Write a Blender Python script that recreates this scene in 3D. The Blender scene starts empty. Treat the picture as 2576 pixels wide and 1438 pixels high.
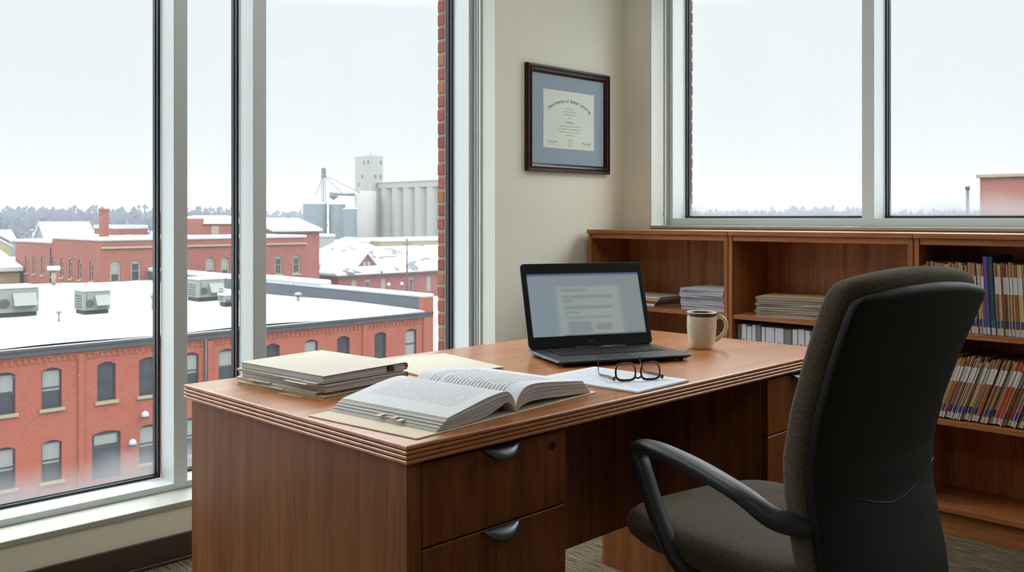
import bpy, bmesh, math, random
from mathutils import Vector, Matrix
RND = random.Random(11)
C = bpy.context.scene.collection
PI = math.pi
EYE = 1.192

# ------------------------------------------------------------------ mesh builder
class MB:
    def __init__(s):
        s.bm = bmesh.new(); s.uv = None
    def box(s, x0, x1, y0, y1, z0, z1, bev=0, M=None, seg=1, mi=0):
        t = bmesh.new()
        bmesh.ops.create_cube(t, size=1)
        bmesh.ops.scale(t, vec=(x1-x0, y1-y0, z1-z0), verts=t.verts)
        bmesh.ops.translate(t, vec=((x0+x1)/2, (y0+y1)/2, (z0+z1)/2), verts=t.verts)
        if bev:
            bmesh.ops.bevel(t, geom=t.edges[:], offset=bev, segments=seg, affect='EDGES', profile=.5)
        if M is not None: bmesh.ops.transform(t, matrix=M, verts=t.verts)
        s.add(t, mi); return s
    def add(s, t, mi=0):
        vm = {}
        for v in t.verts: vm[v] = s.bm.verts.new(v.co)
        for f in t.faces:
            try:
                g = s.bm.faces.new([vm[v] for v in f.verts]); g.material_index = mi; g.smooth = f.smooth
            except ValueError: pass
        t.free(); return s
    def prism(s, poly, axis, a0, a1, mi=0):
        # poly in the two other axes (x,y,z order with axis removed)
        def p(u, v, a):
            if axis == 'x': return (a, u, v)
            if axis == 'y': return (u, a, v)
            return (u, v, a)
        A = [s.bm.verts.new(p(u, v, a0)) for u, v in poly]
        B = [s.bm.verts.new(p(u, v, a1)) for u, v in poly]
        n = len(poly); fs = [s.bm.faces.new(A), s.bm.faces.new(B[::-1])]
        for i in range(n):
            fs.append(s.bm.faces.new((A[i], B[i], B[(i+1) % n], A[(i+1) % n])))
        for f in fs: f.material_index = mi
        return s
    def loft(s, rings, close=True, caps=True, mi=0, smooth=True, cyc=False):
        V = [[s.bm.verts.new(p) for p in r] for r in rings]
        n = len(V[0]); m = len(V)
        for i in range(m if cyc else m-1):
            a, b = V[i], V[(i+1) % m]
            for j in range(n if close else n-1):
                k = (j+1) % n
                try:
                    f = s.bm.faces.new((a[j], a[k], b[k], b[j])); f.smooth = smooth; f.material_index = mi
                except ValueError: pass
        if caps and close and not cyc:
            for r in (V[0][::-1], V[-1]):
                try:
                    f = s.bm.faces.new(r); f.material_index = mi
                except ValueError: pass
        return s
    def lathe(s, prof, c=(0, 0, 0), n=40, caps=False, mi=0, smooth=True):
        rings = [[(c[0]+r*math.cos(2*PI*k/n), c[1]+r*math.sin(2*PI*k/n), c[2]+z) for k in range(n)] for r, z in prof]
        return s.loft(rings, True, caps, mi, smooth)
    def cyl(s, p0, p1, r, n=12, r1=None, mi=0, smooth=True):
        return s.tube([p0, p1], r, n, r1=r1, mi=mi, smooth=smooth)
    def tube(s, pts, r, n=10, r1=None, flat=1.0, mi=0, smooth=True, up=None, radii=None, cyc=False):
        P = [Vector(p) for p in pts]; rings = []; last = None
        for i, p in enumerate(P):
            if cyc: d = P[(i+1) % len(P)]-P[i-1]
            else: d = (P[min(i+1, len(P)-1)]-P[max(i-1, 0)])
            d.normalize()
            u = Vector(up) if up else (last if last is not None else (Vector((0, 0, 1)) if abs(d.z) < .9 else Vector((1, 0, 0))))
            a = (u - d*u.dot(d)).normalized(); b = d.cross(a); last = a
            rr = radii[i] if radii else (r if r1 is None else r+(r1-r)*i/(len(P)-1))
            rings.append([tuple(p+a*rr*math.cos(2*PI*k/n)+b*rr*flat*math.sin(2*PI*k/n)) for k in range(n)])
        return s.loft(rings, True, True, mi, smooth, cyc)
    def quad(s, a, b, c, d, mi=0):
        f = s.bm.faces.new([s.bm.verts.new(p) for p in (a, b, c, d)]); f.material_index = mi; return s
    def xf(s, M):
        bmesh.ops.transform(s.bm, matrix=M, verts=s.bm.verts); return s
    def build(s, name, mat, parent=None, world=False, nrm=True, smooth=None):
        if world and parent is not None: s.xf(inv(parent))
        if nrm: bmesh.ops.recalc_face_normals(s.bm, faces=s.bm.faces)
        if smooth is not None:
            for f in s.bm.faces: f.smooth = smooth
        me = bpy.data.meshes.new(name); s.bm.to_mesh(me); s.bm.free()
        for m in (mat if isinstance(mat, (list, tuple)) else [mat]): me.materials.append(m)
        o = bpy.data.objects.new(name, me); C.objects.link(o)
        if parent is not None: o.parent = parent
        return o

def inv(o):
    M = Matrix.Identity(4)
    while o is not None:
        M = o.matrix_basis @ M; o = o.parent
    return M.inverted()
def tag(o, label=None, cat=None, group=None, kind=None):
    if label: o['label'] = label
    if cat: o['category'] = cat
    if group: o['group'] = group
    if kind: o['kind'] = kind
    return o
def thing(name, label, cat, loc=(0, 0, 0), rz=0, group=None, kind=None):
    o = bpy.data.objects.new(name, None); C.objects.link(o)
    o.location = loc; o.rotation_euler = (0, 0, rz); o.empty_display_size = .05
    o.matrix_basis = Matrix.Translation(loc) @ Matrix.Rotation(rz, 4, 'Z')
    return tag(o, label, cat, group, kind)
def copy_tree(o, parent=None):
    c = o.copy(); C.objects.link(c); c.parent = parent
    for ch in list(o.children): copy_tree(ch, c)
    return c

# ------------------------------------------------------------------ materials
def nm(name):
    m = bpy.data.materials.new(name); m.use_nodes = True
    nt = m.node_tree; return m, nt, nt.nodes['Principled BSDF']
def nd(nt, typ, ins=None, **props):
    n = nt.nodes.new(typ)
    for k, v in props.items(): setattr(n, k, v)
    for k, v in (ins or {}).items():
        if hasattr(v, 'is_output') or isinstance(v, bpy.types.NodeSocket): nt.links.new(v, n.inputs[k])
        else: n.inputs[k].default_value = v
    return n
def mth(nt, op, a, b=0.0, c=0.0, clamp=False):
    n = nt.nodes.new('ShaderNodeMath'); n.operation = op; n.use_clamp = clamp
    for i, v in enumerate((a, b, c)):
        if isinstance(v, bpy.types.NodeSocket): nt.links.new(v, n.inputs[i])
        else: n.inputs[i].default_value = v
    return n.outputs[0]
def mixc(nt, f, a, b):
    n = nt.nodes.new('ShaderNodeMix'); n.data_type = 'RGBA'
    for i, v in ((0, f), (6, a), (7, b)):
        if isinstance(v, bpy.types.NodeSocket): nt.links.new(v, n.inputs[i])
        else: n.inputs[i].default_value = v if i == 0 else (*v, 1)[:4]
    return n.outputs[2]
def sstep(nt, x, a, b):
    n = nt.nodes.new('ShaderNodeMapRange'); n.interpolation_type = 'SMOOTHSTEP'
    nt.links.new(x, n.inputs[0]); n.inputs[1].default_value = a; n.inputs[2].default_value = b
    return n.outputs[0]
def lin(r, g, b):
    f = lambda c: ((c/255+.055)/1.055)**2.4 if c > 10 else c/255/12.92
    return (f(r), f(g), f(b))
def ramp(nt, fac, stops):
    n = nt.nodes.new('ShaderNodeValToRGB'); nt.links.new(fac, n.inputs[0])
    e = n.color_ramp.elements
    while len(e) < len(stops): e.new(.5)
    for i, (p, c) in enumerate(stops): e[i].position = p; e[i].color = (*c, 1)[:4]
    return n.outputs[0]
def objco(nt, scale=(1, 1, 1), src='Object', loc=(0, 0, 0)):
    tc = nd(nt, 'ShaderNodeTexCoord')
    mp = nd(nt, 'ShaderNodeMapping', {'Vector': tc.outputs[src], 'Scale': scale, 'Location': loc})
    return mp.outputs[0]
def bump(nt, b, h, strength=.2, dist=.01):
    n = nd(nt, 'ShaderNodeBump', {'Height': h, 'Strength': strength, 'Distance': dist})
    nt.links.new(n.outputs[0], b.inputs['Normal'])
def plain(name, col, rough=.5, metal=0, spec=.5, coat=0, noise=0, nscale=20, bmp=0, sheen=0):
    m, nt, b = nm(name)
    b.inputs['Base Color'].default_value = (*col, 1); b.inputs['Roughness'].default_value = rough
    b.inputs['Metallic'].default_value = metal; b.inputs['Specular IOR Level'].default_value = spec
    b.inputs['Coat Weight'].default_value = coat
    if noise or bmp:
        n = nd(nt, 'ShaderNodeTexNoise', {'Vector': objco(nt), 'Scale': nscale, 'Detail': 4.0})
        if noise:
            nt.links.new(mixc(nt, n.outputs[0], tuple(c*(1-noise) for c in col), tuple(min(1, c*(1+noise)) for c in col)), b.inputs['Base Color'])
        if bmp: bump(nt, b, n.outputs[0], bmp, .005)
    if sheen: b.inputs['Sheen Weight'].default_value = sheen
    return m
def wood(name, dark, mid, light, grain='z', rough=.32, coat=.25, sc=1.0):
    m, nt, b = nm(name)
    s = {'x': (.7, 14, 14), 'y': (14, .7, 14), 'z': (14, 14, .7)}[grain]
    s = tuple(v*sc for v in s)
    n1 = nd(nt, 'ShaderNodeTexNoise', {'Vector': objco(nt, s), 'Scale': 2.0, 'Detail': 7.0, 'Roughness': .6, 'Distortion': .6})
    s2 = tuple(v*7 for v in s)
    n2 = nd(nt, 'ShaderNodeTexNoise', {'Vector': objco(nt, s2), 'Scale': 2.0, 'Detail': 3.0})
    n3 = nd(nt, 'ShaderNodeTexNoise', {'Vector': objco(nt), 'Scale': 2.5, 'Detail': 2.0})
    f = mth(nt, 'ADD', mth(nt, 'MULTIPLY', n1.outputs[0], .62), mth(nt, 'MULTIPLY', n2.outputs[0], .3))
    f = mth(nt, 'ADD', f, mth(nt, 'MULTIPLY', n3.outputs[0], .12))
    nt.links.new(ramp(nt, f, [(.36, dark), (.52, mid), (.68, light)]), b.inputs['Base Color'])
    nt.links.new(mth(nt, 'MULTIPLY_ADD', n2.outputs[0], .18, rough-.08), b.inputs['Roughness'])
    b.inputs['Coat Weight'].default_value = coat; b.inputs['Coat Roughness'].default_value = .18; b.inputs['Specular IOR Level'].default_value = .5 if coat > .3 else .25
    bump(nt, b, f, .06, .002)
    return m
def brick(name, c1, c2, mortar, bw=.215, rh=.075, ms=.012, rough=.9, streak=.5):
    m, nt, b = nm(name)
    tc = nd(nt, 'ShaderNodeTexCoord'); sp = nd(nt, 'ShaderNodeSeparateXYZ', {0: tc.outputs['Object']})
    v = nd(nt, 'ShaderNodeCombineXYZ', {0: mth(nt, 'ADD', sp.outputs[0], sp.outputs[1]), 1: sp.outputs[2]})
    br = nd(nt, 'ShaderNodeTexBrick', {'Vector': v.outputs[0], 'Color1': (*c1, 1), 'Color2': (*c2, 1), 'Mortar': (*mortar, 1),
            'Scale': 1.0, 'Mortar Size': ms, 'Brick Width': bw, 'Row Height': rh, 'Bias': 0.0})
    n = nd(nt, 'ShaderNodeTexNoise', {'Vector': tc.outputs['Object'], 'Scale': .9, 'Detail': 6.0, 'Roughness': .65})
    n2 = nd(nt, 'ShaderNodeTexNoise', {'Vector': tc.outputs['Object'], 'Scale': 7.0, 'Detail': 3.0})
    k = mth(nt, 'ADD', mth(nt, 'MULTIPLY', sstep(nt, n.outputs[0], .35, .7), streak), mth(nt, 'MULTIPLY', n2.outputs[0], .15))
    nt.links.new(mixc(nt, k, br.outputs[0], tuple(c*.8+.035 for c in c1)), b.inputs['Base Color'])
    b.inputs['Roughness'].default_value = rough; b.inputs['Specular IOR Level'].default_value = .15
    bump(nt, b, br.outputs[1], -.3, .004)
    return m

M = {}
cd, cm_, cl = lin(92, 52, 24), lin(118, 70, 34), lin(140, 88, 46)
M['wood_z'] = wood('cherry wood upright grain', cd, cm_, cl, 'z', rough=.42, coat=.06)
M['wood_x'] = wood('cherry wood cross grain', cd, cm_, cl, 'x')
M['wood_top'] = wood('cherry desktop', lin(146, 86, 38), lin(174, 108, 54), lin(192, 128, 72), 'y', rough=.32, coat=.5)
M['wood_y'] = wood('cherry wood long grain', cd, cm_, cl, 'y')
M['drawer'] = wood('cherry drawer front', lin(74, 38, 12), lin(108, 58, 20), lin(132, 76, 32), 'z', rough=.38, coat=.15)
M['case_x'] = wood('bookcase edge wood', lin(132, 80, 42), lin(164, 104, 60), lin(184, 124, 78), 'x', rough=.48, coat=.0)
M['case_z'] = wood('bookcase side wood', lin(128, 76, 40), lin(160, 100, 56), lin(180, 120, 74), 'z', rough=.48, coat=.0)
M['case_in'] = wood('bookcase inner wood', lin(140, 84, 46), lin(178, 114, 72), lin(194, 134, 92), 'z', rough=.5, coat=.0)
M['wall'] = plain('painted wall', lin(228, 228, 214), .75, bmp=.03, nscale=220, spec=.25)
M['reveal'] = plain('window reveal paint', lin(206, 208, 198), .6, spec=.3)
M['sillpaint'] = plain('sill paint', lin(166, 168, 160), .45, noise=.03)
M['ceil'] = plain('ceiling', lin(225, 224, 216), .9)
M['base'] = plain('baseboard vinyl', lin(66, 52, 42), .45)
M['alu'] = plain('window aluminium', lin(204, 211, 211), .4, metal=.2, noise=.015, nscale=3)
M['gasket'] = plain('black gasket', lin(28, 34, 42), .35)
M['black'] = plain('black plastic', lin(24, 26, 28), .42, bmp=.05, nscale=500)
M['black_arm'] = plain('black arm plastic', lin(44, 50, 56), .4, bmp=.08, nscale=600)
M['shell'] = plain('chair shell plastic', lin(13, 13, 12), .55, spec=.3, bmp=.08, nscale=700)
M['chrome'] = plain('brushed nickel', lin(104, 108, 112), .34, metal=.85)
M['lock'] = plain('lock black', lin(14, 14, 14), .3)
M['snow'] = plain('snow', (.30, .315, .33), .95, spec=.1, noise=.03, nscale=1.5, bmp=.3)
M['concrete'] = plain('grain concrete', lin(114, 115, 112), .9, noise=.10, nscale=.25, spec=.1)
M['tan_wall'] = plain('tan wall', lin(112, 98, 70), .9, noise=.08, nscale=.6)
M['metal_bin'] = plain('galvanised bin', lin(78, 90, 98), .5, metal=.2, noise=.1, nscale=.4)
M['steelblue'] = plain('painted steel', lin(38, 50, 60), .6)
M['flash'] = plain('roof flashing', lin(54, 60, 68), .6, noise=.12, nscale=.9)
M['gutter'] = plain('gutter metal', lin(46, 48, 52), .6, noise=.1, nscale=1)
M['hvac'] = plain('air handler metal', lin(100, 106, 100), .6, noise=.06, nscale=1.2)
M['dark'] = plain('dark opening', lin(26, 28, 30), .6)
M['stone'] = plain('limestone trim', lin(118, 112, 96), .9, noise=.07, nscale=3)
M['wframe'] = plain('dark sash paint', lin(36, 38, 42), .6)
M['cframe'] = plain('cream sash paint', lin(116, 112, 94), .7)
M['pane_d'] = plain('dark window glass', lin(44, 48, 54), .25, spec=.4, noise=.25, nscale=1.3)
M['pane_l'] = plain('window blind behind glass', lin(108, 112, 110), .5, noise=.05, nscale=2)
M['housewall'] = plain('house siding', lin(84, 82, 80), .9)
M['pole'] = plain('weathered pole', lin(58, 54, 50), .9)
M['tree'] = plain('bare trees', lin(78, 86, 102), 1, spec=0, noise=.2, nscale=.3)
M['brick1'] = brick('red brick', lin(128, 60, 43), lin(110, 50, 36), lin(120, 84, 70))
M['brick2'] = brick('dull red brick', lin(118, 60, 52), lin(104, 50, 44), lin(110, 80, 70))
M['brick_wall'] = brick('side brick', lin(122, 70, 60), lin(108, 60, 52), lin(116, 88, 78))
M['depotbrick'] = brick('depot brick', lin(112, 52, 48), lin(100, 44, 42), lin(106, 70, 64))
M['paper'] = plain('paper', lin(210, 212, 218), .8, spec=.2)
M['paperedge'] = None
M['manila'] = plain('manila card', lin(208, 203, 190), .75, spec=.2, noise=.04, nscale=8)
M['manila_b'] = plain('tan card', lin(204, 178, 130), .75, spec=.2, noise=.06, nscale=8)
M['kraft'] = plain('brown card', lin(150, 96, 58), .75, spec=.2, noise=.08, nscale=10)
M['clip'] = plain('binder clip black', lin(18, 18, 20), .3)
M['cream'] = plain('cream endpaper', lin(222, 210, 188), .7, spec=.2)
M['lens'] = None

def edge_paper(name, col, dk, scale=420, axis=2, rough=.8):
    m, nt, b = nm(name)
    sc = [2, 2, 2]; sc[axis] = scale
    n = nd(nt, 'ShaderNodeTexNoise', {'Vector': objco(nt, tuple(sc)), 'Scale': 1.0, 'Detail': 5.0, 'Roughness': .8})
    nt.links.new(ramp(nt, n.outputs[0], [(.35, dk), (.6, col)]), b.inputs['Base Color'])
    b.inputs['Roughness'].default_value = rough
    bump(nt, b, n.outputs[0], .4, .002)
    return m
M['edge'] = edge_paper('stacked sheet edges', lin(214, 212, 208), lin(142, 138, 136))
M['edge_lil'] = edge_paper('stacked sheet edges bluish', lin(206, 204, 216), lin(150, 144, 158))
M['edge_book'] = edge_paper('book block edge', lin(206, 204, 196), lin(150, 146, 136), 700)

def carpet():
    m, nt, b = nm('ribbed loop carpet')
    n1 = nd(nt, 'ShaderNodeTexNoise', {'Vector': objco(nt, (6, 90, 1)), 'Scale': 1.6, 'Detail': 5.0, 'Roughness': .75})
    n2 = nd(nt, 'ShaderNodeTexNoise', {'Vector': objco(nt), 'Scale': 260.0, 'Detail': 2.0})
    f = mth(nt, 'ADD', mth(nt, 'MULTIPLY', n1.outputs[0], .65), mth(nt, 'MULTIPLY', n2.outputs[0], .35))
    nt.links.new(ramp(nt, f, [(.38, lin(62, 54, 42)), (.5, lin(122, 112, 92)), (.62, lin(178, 168, 142))]), b.inputs['Base Color'])
    b.inputs['Roughness'].default_value = 1; b.inputs['Specular IOR Level'].default_value = .05
    bump(nt, b, f, .9, .01)
    return m
M['carpet'] = carpet()
def fabric(name, c1, c2):
    m, nt, b = nm(name)
    n1 = nd(nt, 'ShaderNodeTexNoise', {'Vector': objco(nt), 'Scale': 420.0, 'Detail': 2.0, 'Distortion': 1.2})
    nt.links.new(ramp(nt, n1.outputs[0], [(.4, c1), (.62, c2)]), b.inputs['Base Color'])
    b.inputs['Roughness'].default_value = .95; b.inputs['Specular IOR Level'].default_value = .1
    b.inputs['Sheen Weight'].default_value = .25; b.inputs['Sheen Roughness'].default_value = .5
    bump(nt, b, n1.outputs[0], .5, .002)
    return m
M['fabric'] = fabric('charcoal brown upholstery', lin(60, 51, 40), lin(104, 92, 75))

def glass_pane(name, specks=True):
    m, nt, b = nm(name); nt.nodes.remove(b)
    out = [n for n in nt.nodes if n.type == 'OUTPUT_MATERIAL'][0]
    tr = nd(nt, 'ShaderNodeBsdfTransparent', {0: (.97, .985, .98, 1)})
    gl = nd(nt, 'ShaderNodeBsdfGlossy', {'Roughness': .0})
    gi = nd(nt, 'ShaderNodeNewGeometry')
    fr = nd(nt, 'ShaderNodeFresnel', {'IOR': mth(nt, 'MULTIPLY_ADD', gi.outputs['Backfacing'], .8-1.25, 1.25)})
    mx = nd(nt, 'ShaderNodeMixShader', {0: fr.outputs[0], 1: tr.outputs[0], 2: gl.outputs[0]})
    last = mx.outputs[0]
    if specks:
        tc = nd(nt, 'ShaderNodeTexCoord'); sp = nd(nt, 'ShaderNodeSeparateXYZ', {0: tc.outputs['Object']})
        vo = nd(nt, 'ShaderNodeTexVoronoi', {'Vector': tc.outputs['Object'], 'Scale': 26.0})
        n = nd(nt, 'ShaderNodeTexNoise', {'Vector': tc.outputs['Object'], 'Scale': 3.0, 'Detail': 3.0})
        dots = mth(nt, 'MULTIPLY', mth(nt, 'LESS_THAN', vo.outputs[0], .05), .55)
        low = mth(nt, 'MULTIPLY', mth(nt, 'SUBTRACT', 1.0, sstep(nt, mth(nt, 'ADD', sp.outputs[2], mth(nt, 'MULTIPLY', n.outputs[0], .12)), .02, .20)), .55)
        k = mth(nt, 'MAXIMUM', dots, low, clamp=True)
        df = nd(nt, 'ShaderNodeBsdfTranslucent', {0: (.30, .31, .32, 1)})
        last = nd(nt, 'ShaderNodeMixShader', {0: k, 1: last, 2: df.outputs[0]}).outputs[0]
    nt.links.new(last, out.inputs[0])
    return m
M['glass'] = glass_pane('window glass with meltwater', True)
M['glass_clean'] = glass_pane('clear glass', False)

# ------------------------------------------------------------------ room
X0, Y1, XR, Y0, HC = -3.1, 3.945, 4.6, -4.6, 2.85       # interior faces
SILL, HEAD = .203, 2.62
WY0, WY1 = -1.9, 2.993                                  # left window opening along y
WX0, WX1 = -2.915, 1.7                                  # back window opening along x
BS = 1.153
def struct(o): o['kind'] = 'structure'; return o
m = MB().box(X0-.5, XR+.3, Y0-.3, Y1+.5, -.25, 0)
struct(m.build('floor', M['carpet']))
m = MB().box(X0-.5, XR+.3, Y0-.3, Y1+.5, HC, HC+.25)
struct(m.build('ceiling', M['ceil']))
XO, YO = -3.415, 4.26                                   # outer face of the inner wall layer
m = MB()
m.box(XO, X0, Y0-.3, WY1, 0, SILL-.02); m.box(XO, X0, Y0-.3, WY1, HEAD, HC)
m.box(XO, X0, Y0-.3, WY0, SILL-.02, HEAD); m.box(XO, X0, WY1, Y1, 0, HC)
struct(m.build('wall_left', M['wall']))
m = MB()
m.box(XO, WX0, Y1, YO, 0, HC); m.box(WX0, XR+.3, Y1, YO, 0, BS-.015)
m.box(WX0, XR+.3, Y1, YO, HEAD, HC); m.box(WX1, XR+.3, Y1, YO, BS-.015, HEAD)
struct(m.build('wall_back', M['wall']))
struct(MB().box(XR, XR+.3, Y0-.3, Y1, 0, HC).build('wall_right', M['wall']))
struct(MB().box(X0, XR, Y0-.3, Y0, 0, HC).build('wall_front', M['wall']))
struct(MB().box(X0, X0+.008, Y0, Y1, 0, .094, .002).box(X0, X0+.016, Y0, Y1, 0, .012, .002).build('baseboard_left', M['base']))
struct(MB().box(X0, XR, Y1-.008, Y1, 0, .094, .002).build('baseboard_back', M['base']))
# sills and painted reveals
struct(MB().box(XO, X0+.006, WY0, WY1, SILL-.02, SILL, .002).build('trim_1', M['sillpaint']))
struct(MB().box(WX0, WX1, Y1-.012, YO, BS-.015, BS, .002).build('trim_2', M['sillpaint']))
struct(MB().box(-3.25, X0, WY1-.004, WY1, SILL, HEAD).build('trim_3', M['reveal']))
struct(MB().box(WX0, WX0+.004, Y1, 4.092, BS, HEAD).build('trim_4', M['reveal']))

def wbars(m, axis, segs):
    for a0, a1, d0, d1, z0, z1 in segs:
        if axis == 'y': m.box(d0, d1, a0, a1, z0, z1, .0015)
        else: m.box(a0, a1, d0, d1, z0, z1, .0015)
# left window: frame plane x = -3.246 .. -3.36, glass at -3.385
def window(name, axis, a0, a1, z0, z1, mull, near, far, sgn, label, fb):
    """axis 'y': along y with depth in x; near = room face, far = glass-side face"""
    w = thing(name, None, None, (0, 0, 0), kind='structure')
    lo, hi = min(near, far), max(near, far)
    m = MB(); ft = .036
    wbars(m, axis, [(a0, a0+ft, lo, hi, z0, z1), (a1-ft, a1, lo, hi, z0, z1), (a0+ft, a1-ft, lo, hi, z0, z0+fb), (a0+ft, a1-ft, lo, hi, z1-.05, z1)])
    m.build('window_frame', M['alu'], w)
    for b0, b1 in mull:
        m = MB(); wbars(m, axis, [(b0, b1, lo-(.0006 if sgn > 0 else 0), hi+(.0006 if sgn < 0 else 0), z0+.0005, z1-.05)]); m.build('mullion', M['alu'], w)
    edges = [a0+ft] + [e for b in mull for e in b] + [a1-ft]
    for i in range(0, len(edges), 2):
        e0, e1 = edges[i], edges[i+1]
        g = MB(); k = .011
        for q, (gd0, gd1, kk) in enumerate(((far, far+sgn*.016, .010), (far+sgn*.016, far+sgn*.022, .006), (far+sgn*.022, far+sgn*.045, .011))):
            l2, h2 = min(gd0, gd1), max(gd0, gd1)
            wbars(g, axis, [(e0, e0+kk, l2, h2, z0+fb, z1-.05), (e1-kk, e1, l2, h2, z0+fb, z1-.05), (e0, e1, l2, h2, z0+fb, z0+fb+kk), (e0, e1, l2, h2, z1-.05-kk, z1-.05)])
        g.build('gasket', M['gasket'], w)
        p = MB(); l2 = far+sgn*.028; t = MB()
        if axis == 'y': t.box(min(l2, l2+sgn*.006), max(l2, l2+sgn*.006), e0+.004, e1-.004, 0, z1-z0-fb-.05)
        else: t.box(e0+.004, e1-.004, min(l2, l2+sgn*.006), max(l2, l2+sgn*.006), 0, z1-z0-fb-.05)
        o = t.build('window_pane', M['glass'], w); o.location = (0, 0, z0+fb)
    return w
w1 = window('window_1', 'y', WY0, WY1, SILL, HEAD, [(-.35, -.29), (1.507, 1.559), (1.826, 1.883)], -3.246, -3.356, -1, '', .024)
w2 = window('window_2', 'x', WX0, WX1, BS, HEAD, [(-1.8445, -1.788), (-.74, -.684), (.5, .556)], 4.091, 4.204, 1, '', .038)
# blind guide tracks inside the reveals
m = MB()
for dx, r in ((-3.232, .004), (-3.214, .003), (-3.196, .005)):
    m.box(dx-r, dx+r, WY1-.014, WY1-.004, SILL, HEAD, .001)
m.build('blind_track', M['alu'], w1)
m = MB()
for dy, r in ((4.062, .005), (4.085, .003)):
    m.box(WX0+.004, WX0+.012, dy-r, dy+r, BS, HEAD, .001)
m.build('blind_track', M['alu'], w2)
m = MB().cyl((WX0+.02, 4.03, 1.22), (WX0+.02, 4.03, HEAD), .0012, 6).lathe([(.0005, 0), (.004, .003), (.004, .022), (.0015, .03)], (WX0+.02, 4.03, 1.2), 10)
m.build('blind_cord', M['sillpaint'], w2)
# outer brick skin with real courses
def bricks(name, faces):
    m = MB(); k = 0
    for fx0, fx1, fy0, fy1 in faces:
        m.box(fx0+.004, fx1-.004, fy0+.004, fy1-.004, -1.0, 4.2, mi=1)
        along = 'y' if fy1-fy0 > fx1-fx0 else 'x'
        z = -1.0; row = 0
        while z < 4.15:
            L = (fy1-fy0) if along == 'y' else (fx1-fx0)
            a = -.1075 if row % 2 else 0.0
            while a < L-.001:
                s, e = max(0, a), min(L, a+.205)
                if e-s > .02:
                    j = RND.uniform(-.0025, .0025)
                    if along == 'y': m.box(fx0+j, fx1+j, fy0+s, fy0+e, z, z+.056, .005, mi=RND.choice((0, 0, 2, 3)))
                    else: m.box(fx0+s, fx0+e, fy0+j, fy1+j, z, z+.056, .005, mi=RND.choice((0, 0, 2, 3)))
                a += .215
            z += .0667; row += 1
    return struct(m.build(name, [M['bk_a'], M['bk_m'], M['bk_b'], M['bk_c']]))
M['bk_a'] = plain('brick face red', lin(128, 66, 54), .9, noise=.2, nscale=30, bmp=.3)
M['bk_b'] = plain('brick face orange', lin(136, 88, 60), .9, noise=.2, nscale=30, bmp=.3)
M['bk_c'] = plain('brick face dark', lin(112, 56, 52), .9, noise=.2, nscale=30, bmp=.3)
M['bk_m'] = plain('mortar', lin(128, 118, 102), .95)
bricks('wall_outer', [(-3.478, -3.424, 2.957, 4.32), (-3.424, -2.903, 4.268, 4.318)])
MB().box(-3.424, XO, 2.957, 4.26, -1, 4.2).build('wall_cavity', M['bk_m'])['kind'] = 'structure'

# unseen fill lamps added on the ceiling to brighten the room
EM, nt, b = nm('lamp diffuser'); b.inputs['Emission Color'].default_value = (1, .97, .93, 1); b.inputs['Emission Strength'].default_value = 6.5
M['emit'] = EM
for i, (x, y, w_) in enumerate(((-1.7, 2.3, 'over the desk'), (1.0, -.8, 'near the front wall'))):
    t = thing('added_fill_light', 'added unseen fill light panel on the ceiling '+w_, 'ceiling light', (x, y, HC-.03), group='added ceiling fill panels')
    MB().box(-.31, .31, -.61, .61, .0, .03, .004).build('fill_frame', M['alu'], t)
    MB().box(-.28, .28, -.58, .58, -.006, 0, .002).build('added_fill_diffuser', M['emit'], t)

# ------------------------------------------------------------------ desk
desk = thing('desk', 'cherry wood executive desk with ribbed top edge and drawer pedestals by the window', 'desk', (-1.84, 2.0, 0))
dx0, dx1, dy0, dy1 = -2.302, -1.378, 1.095, 2.900
def ringtop(x0, x1, y0, y1, prof):
    return [[(x0+i, y0+i, z), (x1-i, y0+i, z), (x1-i, y1-i, z), (x0+i, y1-i, z)] for i, z in prof]
prof = [(.03, .7215), (.006, .7215), (.002, .7235)]
z = .7235
for k in range(4):
    prof += [(0, z+.0018), (0, z+.0058), (.0016, z+.0074), (.0055, z+.0082)] if k < 3 else []
    if k < 3: z += .0092; prof += [(.0055, z), (.0016, z+.0004)]
prof += [(0, z+.002), (0, .7572), (.001, .7592), (.003, .76)]
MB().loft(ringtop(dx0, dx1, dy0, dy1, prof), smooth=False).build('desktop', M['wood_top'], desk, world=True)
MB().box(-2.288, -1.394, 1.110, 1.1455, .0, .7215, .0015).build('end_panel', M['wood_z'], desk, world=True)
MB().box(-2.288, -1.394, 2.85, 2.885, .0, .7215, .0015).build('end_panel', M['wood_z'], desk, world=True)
MB().box(-1.878, -1.86, 1.575, 2.468, .19, .7215, .001).build('modesty_panel', M['wood_z'], desk, world=True)
def lip_pull():
    m = MB(); rows = []
    for j in range(9):
        t = j/8*PI/2; r = []
        for i in range(17):
            s = -1+2*i/16; e = max(.01, (1-abs(s)**2.4))
            r.append((.003+.021*math.sin(t)*e, .053*s, -.026*(1-math.cos(t))*e+.001))
        rows.append(r)
    m.loft(rows, close=False, caps=False)
    return m
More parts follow.
